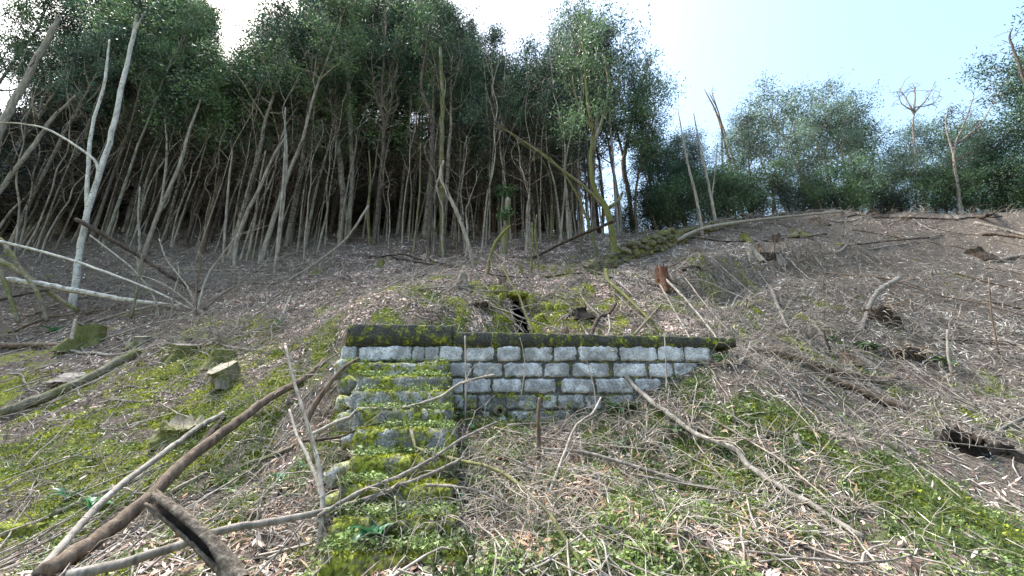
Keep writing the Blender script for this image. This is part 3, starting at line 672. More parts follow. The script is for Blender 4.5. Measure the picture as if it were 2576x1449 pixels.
for (px_, Y_, yt) in [(460,14.5,160),(520,15,130),(350,16,230),(600,15.5,200),(700,16,190),(250,17,170),(640,17,150),(150,15,420),(420,17,250),(760,16,250),(820,17,260),(910,16.5,200),(1010,17,230),(560,16.5,260),(300,16,280),(200,16,300),(1140,16,260),(1200,15.5,290),(480,17.5,300),(650,18,300),(60,15.5,330)]:
    d = ray(px_, 640); x = d[0] / d[1] * Y_; zt = P(px_, yt, Y_)[2]; hh = zt - H(x, Y_)
    plant_tree(LOWTREE[int(rng.integers(2))], x, Y_, float(np.clip(hh / 8.0, .45, 1.5)), 'young_evergreen', 'young light green evergreen before the dark wood behind ' + near(x, Y_), 'tree', 'young evergreens behind ' + near(x, Y_))
# trees along and beyond the ridge on the right
RT = [(1690,19,350,0),(1640,19.5,270,1),(1600,20,175,0),(1560,18,230,1),(1665,18,440,3),(1735,20,370,2),(1790,22,335,0),(1840,21,295,0),(1890,20,270,2),(1940,23,232,0),(1985,22,240,2),(2045,21,232,0),(2100,22,245,2),
      (2190,22,290,0),(2240,23,345,2),(2290,21,370,1),(2345,22,320,2),(2405,20,330,0),(2455,20,280,1),(2505,19,190,3),(2555,18.5,140,1),(2605,18,100,3),(2660,19,100,1),
      (2500,18.5,360,3),(2570,18,300,3),(2400,19.5,420,1),(1630,18.5,400,3),(1700,19,430,3),(1610,21,330,3),(1650,22,380,1),(1780,21,440,3),(2080,20.5,420,1),(1960,20,430,1),(1860,20,420,1),(2030,25,255,0),(1920,25,310,2),(2120,26,330,1),(2450,22,330,0),(2320,24,380,0),(1765,19,400,1),(1910,19,400,1),(2000,20,340,0),(2140,20,380,0),(2215,19.5,400,0),(2330,19.5,420,3),(2430,19,390,3),(1700,21,360,0),
      (1340,17,165,3),(1400,18,150,1),(1290,17.5,165,3),(1430,16.5,20,2),(1455,17,45,0),(1250,17,170,1),(1320,15.5,230,3),(1390,16,210,3),(1260,15.8,260,3),(1480,18,170,1),(1520,17.5,180,0),(1370,20,180,0)]
rk = ['broad haze tinted blue green tree', 'brown stemmed open tree', 'pale stemmed tall tree with high crown', 'dense dark tree leafy to the ground']
for (px_, Y_, yt, k) in RT:
    d = ray(px_, yt); x = d[0] / d[1] * Y_; zt = P(px_, yt, Y_)[2]; zg = H(x, Y_); hh = max(3.0, zt - zg)
    s_ = hh / 9.0 / 1.06; plant_tree(RIDGE[k], x, Y_, s_, 'ridge_tree', rk[k] + ' on the ridge behind ' + near(x, Y_, RANCH), 'tree', rk[k] + ' behind ' + near(x, Y_, RANCH), (rng.normal(0, .05), rng.normal(0, .06)), sxy=min(1.35, max(.8, s_)))
for (px_, py_, Y_) in [(1700,560,17),(1760,540,18),(1830,530,18),(1900,520,18.5),(1980,520,18.5),(2060,515,18.7),(2150,515,18.8),(2230,515,19),(2300,520,19),(2380,525,18.8),(2450,530,18.5),(2530,530,18.3),(2600,530,18),(2350,500,20.5),(2200,500,21),(2000,500,21),(1800,500,20),(2500,500,20)]:
    d = ray(px_, py_); x = d[0] / d[1] * Y_; k = int(rng.integers(2))
    plant_tree(BUSH[k], x, Y_, rng.uniform(.45, .95), 'bush', ['dark green bush', 'twiggy mid green bush'][k] + ' on the ridge crest by ' + near(x, Y_, RANCH), 'bush', ['dark bush', 'twiggy bush'][k] + ' by ' + near(x, Y_, RANCH))

dk = 'shade tinted evergreen leafy to ground deep in the wood behind '
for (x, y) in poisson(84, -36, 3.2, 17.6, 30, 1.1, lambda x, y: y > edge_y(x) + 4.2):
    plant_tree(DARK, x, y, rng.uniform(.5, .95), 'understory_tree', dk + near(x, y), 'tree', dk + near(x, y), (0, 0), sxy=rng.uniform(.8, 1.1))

for (x, y) in poisson(60, -36, 4, 18.5, 26, 1.0, lambda x, y: y > edge_y(x) + 4.5):
    plant_tree(BUSH[0], x, y, rng.uniform(.9, 1.7), 'understory_bush', 'shade tinted low bush between inner stems of the wood behind ' + near(x, y), 'bush', 'shade tinted bushes behind ' + near(x, y))
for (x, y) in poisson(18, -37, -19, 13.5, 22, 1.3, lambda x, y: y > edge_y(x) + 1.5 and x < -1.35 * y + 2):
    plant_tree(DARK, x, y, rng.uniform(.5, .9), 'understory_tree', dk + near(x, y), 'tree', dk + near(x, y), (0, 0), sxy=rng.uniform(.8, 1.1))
for q in range(18):
    x = rng.uniform(4.5, 24); y = rng.uniform(18.5, 21.5); k = int(rng.uniform() < .3)
    plant_tree(BUSH[1 - k], x, y, rng.uniform(.4, .85), 'thicket_bush', ['grey green thicket bush', 'dark thicket bush'][k] + ' behind the crest near ' + near(x, y, RANCH), 'bush', ['grey green thicket', 'dark thicket'][k] + ' near ' + near(x, y, RANCH))
# ------------------------------------------------------------------ traced stems and branches
def px_radius(w_, p): return .5 * w_ * float(depth(np.asarray(p))) / FPX
def side_twigs(pts, rad, n_, Lm, rg=rng, up=.25):
    mb = MB(); L = len(pts); rm = max(.0022, .00055 * float(np.abs(depth(pts)).mean()))
    for q in range(n_):
        j_ = int(rg.integers(max(1, L // 6), L)); d = unit(pts[j_] - pts[j_ - 1]); l_ = Lm * rg.uniform(.3, 1.0)
        p2, r2 = grow(rg, pts[j_], d * .8 + perp(d, rg) * rg.uniform(.4, 1.0) + [0, 0, up], l_, max(.0035, min(.35 * rad[j_], .02)), 6, .25, .22); mb.tube(p2, np.maximum(r2, rm), 4, False)
        if rg.uniform() < .7:
            k_ = int(rg.integers(2, 6)); p3, r3 = grow(rg, p2[k_], p2[k_] - p2[k_ - 1] + rg.normal(0, .5, 3) * l_ * .15, l_ * .5, r2[k_] * .7, 4, .3, .25); mb.tube(p3, np.maximum(r3, rm * .8), 3, False)
    return mb
def standing(name, label, trace, widths, mat, limbs=(), leaves=None, twigs=0, tw_len=.8, Y=None, lean_y=0.0, cat='tree', leaf_spec=(.35, 40, (.16, .07)), twmat='dead_twig', group=None):
    """A stem traced in the picture, rooted where its foot meets the ground."""
    base = hit(*trace[0]) if Y is None else P(trace[0][0], trace[0][1], Y)
    yb = base[1]; n_ = len(trace)
    pts = [P(px_, py_, yb + lean_y * k / max(1, n_ - 1)) for k, (px_, py_) in enumerate(trace)]
    rad = [px_radius(w_, p) for w_, p in zip(widths, pts)]
    foot = pts[0].copy(); foot[2] = min(foot[2], H(foot[0], foot[1])) - .25; pts = [foot] + pts; rad = [rad[0] * 1.2] + rad
    sp_, sr_ = smooth_path(pts, rad, 5, .12); mb = MB().tube(sp_, sr_, 9, True, .05); allp = [(sp_, sr_)]; limb_m = []
    for lt, lw, ly in limbs:
        lp = [P(px_, py_, yb + ly * k / max(1, len(lt) - 1)) for k, (px_, py_) in enumerate(lt)]; lr = [px_radius(w_, p) for w_, p in zip(lw, lp)]
        a_, b_ = smooth_path(lp, lr, 5, .12); limb_m.append(MB().tube(a_, b_, 7, True, .05).mesh('limb')); allp.append((a_, b_))
    o = empty(name, tuple(pts[1]), label=label, category=cat); bpy.context.view_layer.update()
    if group: o['group'] = group
    inv = o.matrix_world.inverted()
    def ch(nm, me, mt):
        c = obj(nm, me, M[mt], o); c.matrix_parent_inverse = inv; return c
    tk_ = ch('trunk', mb.mesh('trunk'), mat)
    for l_ in limb_m: obj('limb', l_, M['mossy_bark' if mat == 'very_mossy_bark' else mat], tk_)
    if twigs:
        tb = MB()
        for a_, b_ in allp:
            k_ = max(2, int(twigs * len(a_) / sum(len(z_[0]) for z_ in allp))); t_ = side_twigs(a_[len(a_) // 4:], b_[len(a_) // 4:], k_, tw_len)
            for v_, in [(t_,)]:
                tb.V += v_.V; tb.F4 += [f + tb.n for f in v_.F4]; tb.F3 += [f + tb.n for f in v_.F3]; tb.n += v_.n
        ch('twigs', tb.mesh('twigs'), twmat)['kind'] = 'stuff'
    if leaves:
        lm, spots = leaves; c_ = []
        for (px_, py_, r_, n2) in spots:
            q = P(px_, py_, yb + rng.normal(0, .3)); rr = r_ * float(depth(q)) / FPX
            c_.append(q + rand_dirs(n2) * (rng.uniform(0, 1, n2) ** .5)[:, None] * rr * [1, .8, 1])
        sprd, per, ls = leaf_spec
        ch('crown', MB().quads(leaves_about(rng, np.concatenate(c_), sprd, per, *ls)).mesh('crown', False), lm)
    return o
S_ = standing
S_('birch', 'white barked tree leaning up in front of the dark wood, with a thin side stem', [(180,778),(195,690),(215,560),(245,450),(275,360),(310,200),(340,70),(352,-40)], [16,14,12.5,11.5,11,10,8,6], 'birch_bark',
   [([(218,545),(222,420),(232,320),(262,215),(270,150),(275,100)], [9,8,7,6,5,3], .3), ([(247,445),(235,400),(130,330),(60,312),(0,308)], [7,6,5,4,3], -.5), ([(340,75),(372,25),(420,-20)], [7,5,3], .3)], ('mid_leaf', [(290,30,60,14),(370,20,50,14),(330,-20,60,10)]), 12)
S_('leaning_tree', 'thick pale grey trunk leaning at the left edge of the wood', [(-60,470),(0,330),(60,210),(130,80),(150,40)], [17,16,14,11,8], 'pale_bark', twigs=14, tw_len=1.2, Y=10.5)
S_('leaning_tree', 'slim pale trunk crossing low in front of the leaning stems at the wood edge', [(-40,560),(0,480),(75,380),(130,300),(190,240)], [11,10,9,7,4], 'pale_bark', twigs=10, Y=11)
S_('forked_sapling', 'pale forked sapling with green crown before the dark wood', [(362,645),(385,575),(402,530),(450,420),(480,320),(508,245)], [10,9,9,8,6,4], 'pale_bark', [([(402,530),(412,470),(420,380),(415,300)], [6,6,5,3], .3)], ('mid_leaf', [(500,230,70,22),(420,300,55,14),(540,170,45,12)]), 12)
S_('snag', 'broken topped brown snag standing at the wood edge', [(508,640),(522,575),(540,500),(555,446)], [10,11,10,9], 'brown_bark', twigs=5)
S_('leaning_pole', 'long pale pole leaning across the thicket of saplings', [(590,668),(600,590),(650,480),(690,390),(722,340)], [9,9,8,6,4], 'pale_bark', twigs=5)
S_('white_pole', 'straight white stemmed pole in the thicket of saplings', [(690,688),(700,600),(714,440),(718,270)], [7,7,5,3], 'pale_bark', [([(700,640),(712,520),(722,400),(716,300)], [6,6,5,3], .2)], twigs=8)
S_('bare_tree', 'tall bare twin stemmed tree with lichen pale bark and twiggy tops', [(855,610),(862,500),(850,370),(832,230),(822,130),(826,20)], [16,15,14,11,8,4], 'pale_bark', [([(876,600),(886,430),(880,300),(874,160),(866,60),(850,-10)], [12,12,11,9,6,3], .2)], None, 60, 1.7, twmat='pale_twig')
S_('bare_tree', 'bare brown tree fanning into many upright twigs beside the twin stemmed one', [(942,618),(955,480),(966,330),(960,250),(972,60)], [11,11,9,7,3], 'forest_bark', [([(964,350),(985,250),(1000,170)], [6,5,2], .2), ([(962,300),(940,220),(935,150)], [5,4,2], -.2)], None, 64, 1.8, twmat='pale_twig')
S_('crooked_tree', 'crooked brown tree with a snaking bare top', [(1078,645),(1085,450),(1086,300),(1060,220),(1072,130),(1080,60)], [10,10,9,7,5,3], 'forest_bark', twigs=30, tw_len=1.2)
S_('moss_footed_tree', 'grey trunk with a sock of bright moss at its foot', [(1116,640),(1112,520),(1110,400),(1113,250),(1108,120)], [17,14,13,11,8], 'mossy_bark', twigs=30, tw_len=1.2)
S_('bent_snag', 'bleached bent snag kinked like an elbow at the wood edge', [(1190,672),(1178,610),(1150,535),(1128,490),(1108,440),(1116,405)], [9,9,10,9,8,5], 'pale_bark', [([(1110,435),(1098,470),(1112,520)], [5,4,2], .1)], twigs=4)
S_('forked_mossy_tree', 'forked tree with thick yellow green moss on its trunk, by the dry stone wall', [(1545,672),(1541,590),(1525,525),(1497,480),(1486,410),(1490,330),(1478,250),(1470,150),(1462,70)], [20,17,16,12,9,8,7,5,3], 'very_mossy_bark',
   [([(1520,520),(1470,470),(1420,432),(1340,372),(1290,338),(1240,310)], [10,8,7,5,4,2], -.5), ([(1533,522),(1556,505),(1562,492)], [10,9,7], .1), ([(1488,380),(1515,300),(1530,220),(1520,140)], [8,7,5,3], .4), ([(1488,330),(1450,250),(1440,190)], [7,5,3], -.3)],
   ('mid_leaf', [(1470,80,45,14),(1440,180,45,14),(1500,160,40,12),(1520,250,40,10),(1450,290,45,10),(1410,330,30,5)]), 34, 1.0, leaf_spec=(.28, 60, (.13, .045)))
S_('dark_twisted_tree', 'dark twisted tree with sparse leafy tips beside the forked mossy one', [(1592,585),(1580,480),(1568,410),(1590,300),(1604,230),(1640,150)], [13,12,11,9,6,3], 'dark_bark', [([(1570,400),(1545,300),(1540,200),(1500,90)], [7,6,5,3], .3), ([(1588,310),(1560,260),(1562,200)], [5,4,2], .2)],
   ('blue_leaf', [(1640,150,22,9),(1600,250,40,12),(1590,320,35,10),(1500,70,22,8),(1560,210,40,10)]), 26, .9, leaf_spec=(.24, 54, (.12, .055)))
S_('fallen_tree', 'slim tree toppled sideways with a pale green crown hanging over the clearing', [(1380,432),(1300,350),(1240,300),(1180,270)], [6,5,4,3], 'mossy_bark', (), ('blue_leaf', [(1190,290,45,14),(1240,310,40,12),(1180,330,40,10),(1215,370,20,5)]), 8, Y=14, leaf_spec=(.25, 40, (.16, .04)))
S_('leaning_sapling', 'thin mossy stem slanting up left from beside the forked tree', [(1507,665),(1480,560),(1440,470),(1385,400),(1290,338)], [6,6,5,5,3], 'very_mossy_bark', twigs=10)
S_('mossy_post', 'short mossy snag bent right at the clearing edge', [(1226,692),(1240,625),(1262,590),(1284,568)], [7,8,8,6], 'very_mossy_bark', twigs=4)
S_('mossy_post', 'stout ivy covered broken trunk at the clearing edge', [(1268,640),(1270,600),(1274,560),(1278,500)], [20,18,17,14], 'mossy_bark', (), ('ivy_leaf', [(1275,480,18,8),(1272,540,14,5)]), leaf_spec=(.12, 30, (.1, .08)))
S_('mossy_sapling', 'thin green sapling standing straight in the clearing', [(1337,690),(1337,640),(1340,600),(1338,560)], [5,5,4,3], 'very_mossy_bark', [([(1337,650),(1325,610)], [3,2], 0)])
S_('mossy_sapling', 'thin crooked green sapling with a side shoot in the clearing', [(1355,688),(1353,640),(1346,590),(1350,540)], [5,5,4,2], 'mossy_bark', twigs=4)
S_('bare_pole', 'bare pale pole rising from the dry stone wall', [(1768,600),(1752,500),(1728,400),(1706,280)], [8,7,5,2], 'pale_bark', twigs=12, tw_len=.7)
S_('bare_pole', 'bare pale pole with thin top beside the stone wall pole', [(1802,575),(1786,480),(1765,390),(1745,285)], [8,7,5,2], 'pale_bark', [([(1790,500),(1800,420),(1805,360)], [4,3,2], .1)], twigs=12, tw_len=.7)
S_('bare_sapling_clump', 'brown clump of leaning bare saplings on the ridge', [(1870,545),(1840,430),(1808,300),(1772,225)], [8,7,5,2], 'brown_bark', [([(1890,550),(1850,420),(1822,330),(1790,230)], [7,6,4,2], .2), ([(1850,545),(1820,440),(1812,300),(1785,235)], [6,5,3,2], -.2)], None, 26, .9)
S_('bare_crown_tree', 'leafless tree with a fan of bare twigs against the sky', [(2335,540),(2318,480),(2305,400),(2296,320),(2300,280)], [7,6,5,4,3], 'grey_bark', [([(2300,290),(2280,250),(2265,225)], [4,3,1.5], .2), ([(2300,285),(2302,240),(2298,215)], [4,3,1.5], 0), ([(2300,285),(2330,250),(2345,225)], [4,3,1.5], .2), ([(2302,270),(2345,262),(2362,240)], [3,2,1], .1), ([(2298,280),(2270,262),(2262,245)], [3,2,1], -.1)], None, 60, .9, Y=19)
S_('bare_crown_tree', 'bare reddish branched tree beside the dark leafy trees of the ridge', [(2420,560),(2408,460),(2400,380),(2430,300),(2450,240)], [7,6,5,3,2], 'grey_bark', [([(2402,400),(2380,320),(2385,270)], [5,3,1.5], .2), ([(2410,360),(2470,310),(2500,250)], [5,3,1.5], .2)], None, 70, 1.3, Y=18)
S_('dead_stick', 'crooked bare branch rising against the pale sky over the ridge trees', [(2600,260),(2560,150),(2540,95),(2548,70)], [6,5,4,2], 'dark_bark', twigs=10, Y=12)
for (a, lab) in [([(1460,640),(1462,560),(1458,480),(1452,400)], 'thin brown pole left of the forked mossy tree'), ([(930,615),(925,540),(932,460),(928,380)], 'thin green barked pole right of the twin stemmed bare tree'), ([(1150,640),(1146,560),(1152,500)], 'short brown pole by the bleached bent snag'), ([(560,660),(568,560),(575,470),(585,380)], 'pale thin pole right of the broken topped snag'), ([(1040,640),(1048,560),(1056,480),(1058,360)], 'thin green barked pole standing by the crooked tree'), ([(620,655),(640,560),(655,450),(668,380)], 'thin brown pole between the leaning pole and the white stemmed one'),
                 ([(345,705),(352,620),(348,540),(352,470)], 'wiggly white sapling beside the white barked tree'), ([(2068,512),(2066,450),(2058,390),(2050,340)], 'pale stem standing before the broad ridge trees'),
                 ([(1590,560),(1586,500),(1575,440),(1572,380)], 'reddish straight trunk behind the dry stone wall')]:
    S_('thin_pole', lab, a, [6, 6, 5, 3][:len(a)], 'pale_bark' if 'white' in lab or 'pale' in lab else 'mossy_bark' if 'green' in lab else 'brown_bark', twigs=8)

# ------------------------------------------------------------------ fallen logs and branches, traced one by one
def lying(name, label, trace, w0, w1, mat, Y0=None, Y1=None, twigs=0, tw_len=.5, k=8, cat='branch', lift=.85, cut=None, knob=.05):
    n_ = len(trace); hp = [hit(*t) for t in trace]
    ya = Y0 or hp[0][1]; yb = Y1 or hp[-1][1]
    tt = np.linspace(0, 1, n_); seg = np.concatenate([[0], np.cumsum([math.dist(trace[q], trace[q + 1]) for q in range(n_ - 1)])]); tt = seg / seg[-1]
    pts, rad = [], []
    for q, (px_, py_) in enumerate(trace):
        y = 1 / ((1 - tt[q]) / ya + tt[q] / yb); y = min(y, hp[q][1]) if (Y0 is None and Y1 is None) or y > hp[q][1] else y
        p = P(px_, py_, y); r_ = px_radius(w0 + (w1 - w0) * tt[q], p); p = P(px_, py_, y - r_ * .6); pts.append(p); rad.append(r_)
    sp_, sr_ = smooth_path(pts, rad, 6, .10); h_ = topz(sp_[:, 0], sp_[:, 1]); sp_[:, 2] = np.maximum(sp_[:, 2], h_ + sr_ * lift)
    o = obj(name, MB().tube(sp_, sr_, k, True, knob).mesh(name), M[mat], label=label, category=cat)
    if twigs: obj('side_twigs', side_twigs(sp_, sr_, twigs, tw_len).mesh('side_twigs'), M['twig_bark'], o, kind='stuff')
    if cut:
        e = sp_[-1] if cut > 0 else sp_[0]; d = unit(sp_[-1] - sp_[-2]) if cut > 0 else unit(sp_[0] - sp_[1]); r_ = sr_[-1] if cut > 0 else sr_[0]
        obj('cut_end', MB().tube(np.array([e, e + d * .006 + d * r_ * .02]), np.array([r_ * .93, r_ * .9]), 10).mesh('cut_end', False), M['cut_wood'], o)
    return o
L_ = lying
L_('fallen_log', 'long brown log slanting from the foreground up to the block wall', [(110,1449),(330,1290),(480,1150),(600,1060),(680,1000),(780,945),(815,912)], 42, 14, 'brown_bark', k=12, cat='log', twigs=6)
L_('fallen_branch', 'long pale grey bare branch lying alongside the big brown log', [(90,1449),(270,1250),(400,1150),(500,1075),(562,1040)], 20, 12, 'pale_bark', cat='branch')
L_('fallen_log', 'dark and pale mottled log lying up the mossy left slope', [(0,1048),(130,1000),(250,945),(300,915),(345,893)], 26, 22, 'mossy_bark', k=12, cat='log', cut=None)
L_('fallen_log', 'brown cut log lying level at the left edge', [(-40,870),(0,870),(86,869),(183,871)], 13, 13, 'brown_bark', k=10, cat='log', cut=1)
L_('fallen_branch', 'grey smooth branch sweeping across the foot of the steps', [(170,1449),(340,1408),(560,1335),(700,1310),(880,1270),(1000,1225),(1090,1190),(1170,1150)], 26, 8, 'grey_bark', twigs=10, Y0=2.6, Y1=3.45)
L_('fallen_branch', 'thinner grey branch rising over the lower steps', [(800,1300),(900,1240),(1000,1200),(1090,1152),(1160,1105),(1250,1062)], 12, 6, 'grey_bark', twigs=8, Y0=2.95, Y1=3.9)
L_('leaning_stick', 'tall pale peeling stick standing before the steps', [(800,1390),(812,1280),(803,1180),(790,1120),(765,1040),(740,960),(718,870)], 14, 6, 'pale_bark', Y0=3.0, Y1=3.7, twigs=2)
L_('leaning_stick', 'shorter pale stick crossing the tall peeling one', [(812,1255),(795,1200),(770,1140),(745,1090),(728,1030)], 12, 5, 'pale_bark', Y0=3.15, Y1=3.7)
L_('leaning_stick', 'rusty barked pole with pointed tip propped against the steps', [(770,1060),(800,1005),(850,940),(880,915),(905,902)], 18, 6, 'brown_bark', Y0=4.6, Y1=4.9)
L_('fallen_branch', 'arched pale branch with mossy tip lying across the steps', [(780,1095),(880,1050),(1000,1030),(1100,1002),(1150,970),(1190,955),(1245,943)], 11, 6, 'pale_bark', Y0=4.2, Y1=4.2, twigs=5)
L_('fallen_branch', 'thin dark branch lying low across the steps below the arched one', [(760,1110),(850,1100),(900,1080),(960,1063)], 8, 3, 'dark_bark', Y0=4.0, Y1=3.9, twigs=3)
L_('fallen_log', 'long pale trunk lying level at the left, bark partly stripped', [(-60,698),(0,702),(86,712),(200,732),(301,752),(401,765),(450,772)], 15, 9, 'birch_bark', k=10, cat='log', Y0=9.3, Y1=10.2, twigs=4)
L_('fallen_branch', 'slim grey pole lying just under the long pale trunk', [(0,715),(115,727),(190,736),(230,742)], 7, 6, 'pale_bark', Y0=9.4, Y1=9.8)
L_('fallen_branch', 'long thin white pole slanting down through the brush', [(-30,600),(0,607),(143,643),(287,692),(401,738),(487,781)], 7, 4, 'birch_bark', Y0=9.0, Y1=9.8, twigs=6)
L_('fallen_branch', 'dark mossy pole slanting down from the white barked tree', [(192,552),(272,597),(358,649),(430,695),(500,735)], 11, 10, 'dark_bark', Y0=10.4, Y1=10.6, twigs=8)
L_('fallen_branch', 'thin pale branch falling steeply through the brush pile', [(226,592),(287,638),(338,681),(384,741),(401,801)], 4, 4, 'pale_bark', Y0=10, Y1=9.6, twigs=4)
L_('fallen_branch', 'mossy dark log sloping under the long pale trunk', [(-20,645),(43,681),(80,703),(143,749),(195,781)], 13, 10, 'mossy_bark', Y0=9.8, Y1=9.8)
L_('fallen_branch', 'pale stick propped on the moss below the long pale trunk', [(235,811),(315,787),(416,765),(459,781)], 6, 4, 'pale_bark')
L_('fallen_branch', 'dark stick crossing under the long pale trunk', [(0,755),(57,741),(123,729)], 6, 5, 'dark_bark', Y0=9.2, Y1=9.4)
L_('leaning_stick', 'mossy pale stem leaning down at the left edge', [(0,600),(29,640),(54,680),(95,738),(118,807)], 9, 8, 'mossy_bark', Y0=9.4, Y1=9.3)
L_('leaning_stick', 'short mossy stem leaning beside it at the left edge', [(0,680),(20,732),(46,810)], 9, 9, 'mossy_bark', Y0=9.2, Y1=9.2)
L_('fallen_branch', 'two metre white pole lying level before the thicket of saplings', [(367,681),(487,682),(639,683),(760,665),(830,655)], 5, 3, 'pale_bark')
L_('fallen_branch', 'second white pole lying just below the level one', [(455,694),(560,690),(660,692),(730,690)], 4, 3, 'pale_bark')
L_('fallen_branch', 'curving grey branch lying along the left slope and lifting at its end', [(172,884),(258,895),(344,884),(430,867),(544,858),(596,841),(640,832),(690,820),(718,775),(735,738)], 7, 5, 'pale_bark', twigs=8)
L_('leaning_branch', 'pale branch slanting up before the twin stemmed tree', [(700,720),(780,672),(838,630),(880,590),(927,518)], 5, 6, 'pale_bark', Y0=11.5, Y1=12, twigs=6)
L_('fallen_log', 'brown smooth trunk lying slanted on the right slope', [(1884,880),(1964,889),(2082,927),(2170,950),(2256,964)], 15, 19, 'brown_bark', k=10, cat='log', twigs=5)
L_('fallen_log', 'longer brown trunk with cut end crossing under the first on the right slope', [(1945,878),(1974,894),(2058,936),(2153,979),(2294,1040)], 14, 20, 'brown_bark', k=10, cat='log', cut=1)
L_('fallen_branch', 'short thick brown branch above the two crossed trunks', [(2146,898),(2200,925),(2265,958)], 12, 12, 'grey_bark')
L_('fallen_branch', 'short grey branch lying left of the two crossed trunks', [(1974,974),(2058,1007),(2091,1035)], 8, 8, 'grey_bark')
L_('fallen_branch', 'long splintered pale branch running down the right of the wall', [(1540,905),(1585,960),(1640,1012),(1682,1040),(1752,1092),(1846,1129),(1884,1172),(1974,1233),(2058,1285),(2176,1370)], 10, 17, 'pale_bark', twigs=10, knob=.14, lift=1.6)
L_('fallen_branch', 'dark rooty branch twined with the splintered pale one', [(1590,962),(1650,1000),(1700,1050),(1770,1090),(1850,1140)], 6, 8, 'brown_bark', twigs=10)
L_('fallen_branch', 'smooth grey branch lying across the leaf drift below the wall', [(1340,1130),(1450,1135),(1550,1160),(1680,1200),(1800,1240)], 8, 10, 'grey_bark', twigs=5, lift=2.2)
L_('leaning_stick', 'pale broken stick leaning up from the leaf drift', [(1372,1268),(1420,1140),(1450,1070),(1490,1040),(1512,1000)], 9, 5, 'pale_bark', Y0=3.6, Y1=4.4)
L_('stake', 'upright stake with mossy foot standing before the wall', [(1355,1160),(1356,1100),(1354,1050),(1357,1000)], 13, 7, 'brown_bark', Y0=4.05, Y1=4.05, cat='stake')
L_('leaning_stick', 'thin pale stick standing against the wall by the steps', [(1170,1055),(1172,950),(1170,845)], 5, 4, 'pale_bark', Y0=4.9, Y1=5.1)
L_('leaning_stick', 'thin curved twig hanging over the middle of the wall', [(1310,1000),(1320,930),(1316,880),(1308,850)], 3, 2, 'twig_bark', Y0=5.05, Y1=5.15)
L_('leaning_stick', 'thin pale stem before the wall with drooping tip', [(1500,1040),(1495,980),(1480,920),(1462,870)], 3, 2, 'pale_bark', Y0=4.9, Y1=5.1)
L_('leaning_stick', 'thin pale stem against the right end of the wall', [(1677,985),(1675,900),(1671,838)], 4, 3, 'pale_bark', Y0=5.0, Y1=5.1)
L_('fallen_pole', 'long pale pole lying along the dry stone wall', [(1620,640),(1700,605),(1790,570),(1950,548),(2120,532)], 11, 5, 'pale_bark', Y0=13, Y1=16.5)
L_('fallen_pole', 'dark pole leaning up left of the forked mossy tree', [(1335,652),(1440,600),(1500,575),(1545,556)], 6, 9, 'dark_bark', Y0=11.2, Y1=10.5)
for q, (tr_, lab) in enumerate([([(985,648),(1100,668),(1230,690),(1330,700)], 'long dark stick lying across the clearing above the bank'), ([(1080,655),(1180,680),(1280,695)], 'dark stick lying beside the longer one above the bank'), ([(1365,700),(1440,688),(1510,692)], 'crooked dark stick on the bank edge left of the mossy pole'),
        ([(930,650),(1010,640),(1060,655)], 'arched brown stick at the foot of the crooked tree'), ([(1530,700),(1620,712),(1660,722)], 'thin dark stick right of the mossy pole on the bank'), ([(1715,683),(1770,678),(1790,668)], 'short dark log lying by the red brown stump')]):
    L_('fallen_stick', lab, tr_, 5 if q != 5 else 9, 4 if q != 5 else 6, 'dark_bark', twigs=4)
L_('mossy_pole', 'mossy pole propped down the bank right of the gallery mouth', [(1524,679),(1531,706),(1561,733),(1598,768),(1631,800),(1668,840)], 10, 6, 'very_mossy_bark', Y0=8.1, Y1=6.1, twigs=16, tw_len=.6)
L_('mossy_pole', 'grey pole crossing the mossy one and resting on the coping', [(1596,842),(1631,803),(1673,755)], 7, 5, 'mossy_bark', Y0=5.6, Y1=7.4)
L_('mossy_pole', 'slim mossy pole leaning over the dark gallery slot', [(1343,836),(1321,785),(1306,745),(1283,708),(1262,665)], 6, 5, 'very_mossy_bark', Y0=6.4, Y1=7.3)
L_('root', 'dark curved root arching over the coping', [(1485,848),(1499,812),(1511,795),(1531,790),(1549,763)], 10, 8, 'dark_bark', Y0=5.3, Y1=6.4, cat='root')
L_('root', 'pale thin root hanging down over the wall face', [(1531,793),(1534,825),(1528,850),(1533,880),(1545,883)], 5, 3, 'pale_bark', Y0=5.7, Y1=5.16, cat='root')
L_('leaning_stick', 'pale long stick slanting from the red brown stump to the wall end', [(1675,703),(1722,750),(1772,810),(1809,857),(1851,917)], 6, 4, 'pale_bark', Y0=8.2, Y1=5.1)
L_('leaning_stick', 'pale thin stick slanting below the red brown stump', [(1660,716),(1685,760),(1717,817),(1735,850)], 4, 3, 'pale_bark', Y0=8.0, Y1=5.6)
L_('leaning_stick', 'hair thin stick right of the red brown stump', [(1725,701),(1772,763),(1809,808),(1834,832)], 3, 2, 'twig_bark', Y0=8.4, Y1=6.2)
L_('fallen_log', 'thick grey curved log sloping over the root mound', [(2164,838),(2188,767),(2204,739),(2225,721),(2262,700)], 9, 12, 'grey_bark', cat='log', Y0=8, Y1=9.4, k=10)
L_('fallen_branch', 'grey branch sloping down the hollow in the right bank', [(1935,724),(1957,773),(1982,829)], 9, 7, 'grey_bark')
L_('dead_stalk', 'thin upright dead stalk on the right slope', [(2513,891),(2494,789),(2488,699)], 4, 3, 'brown_bark', Y0=7.6, Y1=7.6, cat='stalk')
L_('dead_stalk', 'pale upright stick planted in the right slope', [(2395,940),(2386,897),(2383,829)], 6, 5, 'pale_bark', Y0=6.6, Y1=6.6, cat='stalk')
L_('dead_stalk', 'dark crooked upright twig by the crossed brown trunks', [(2090,885),(2076,850),(2072,830)], 6, 4, 'dark_bark', Y0=6.5, Y1=6.5, cat='stalk')
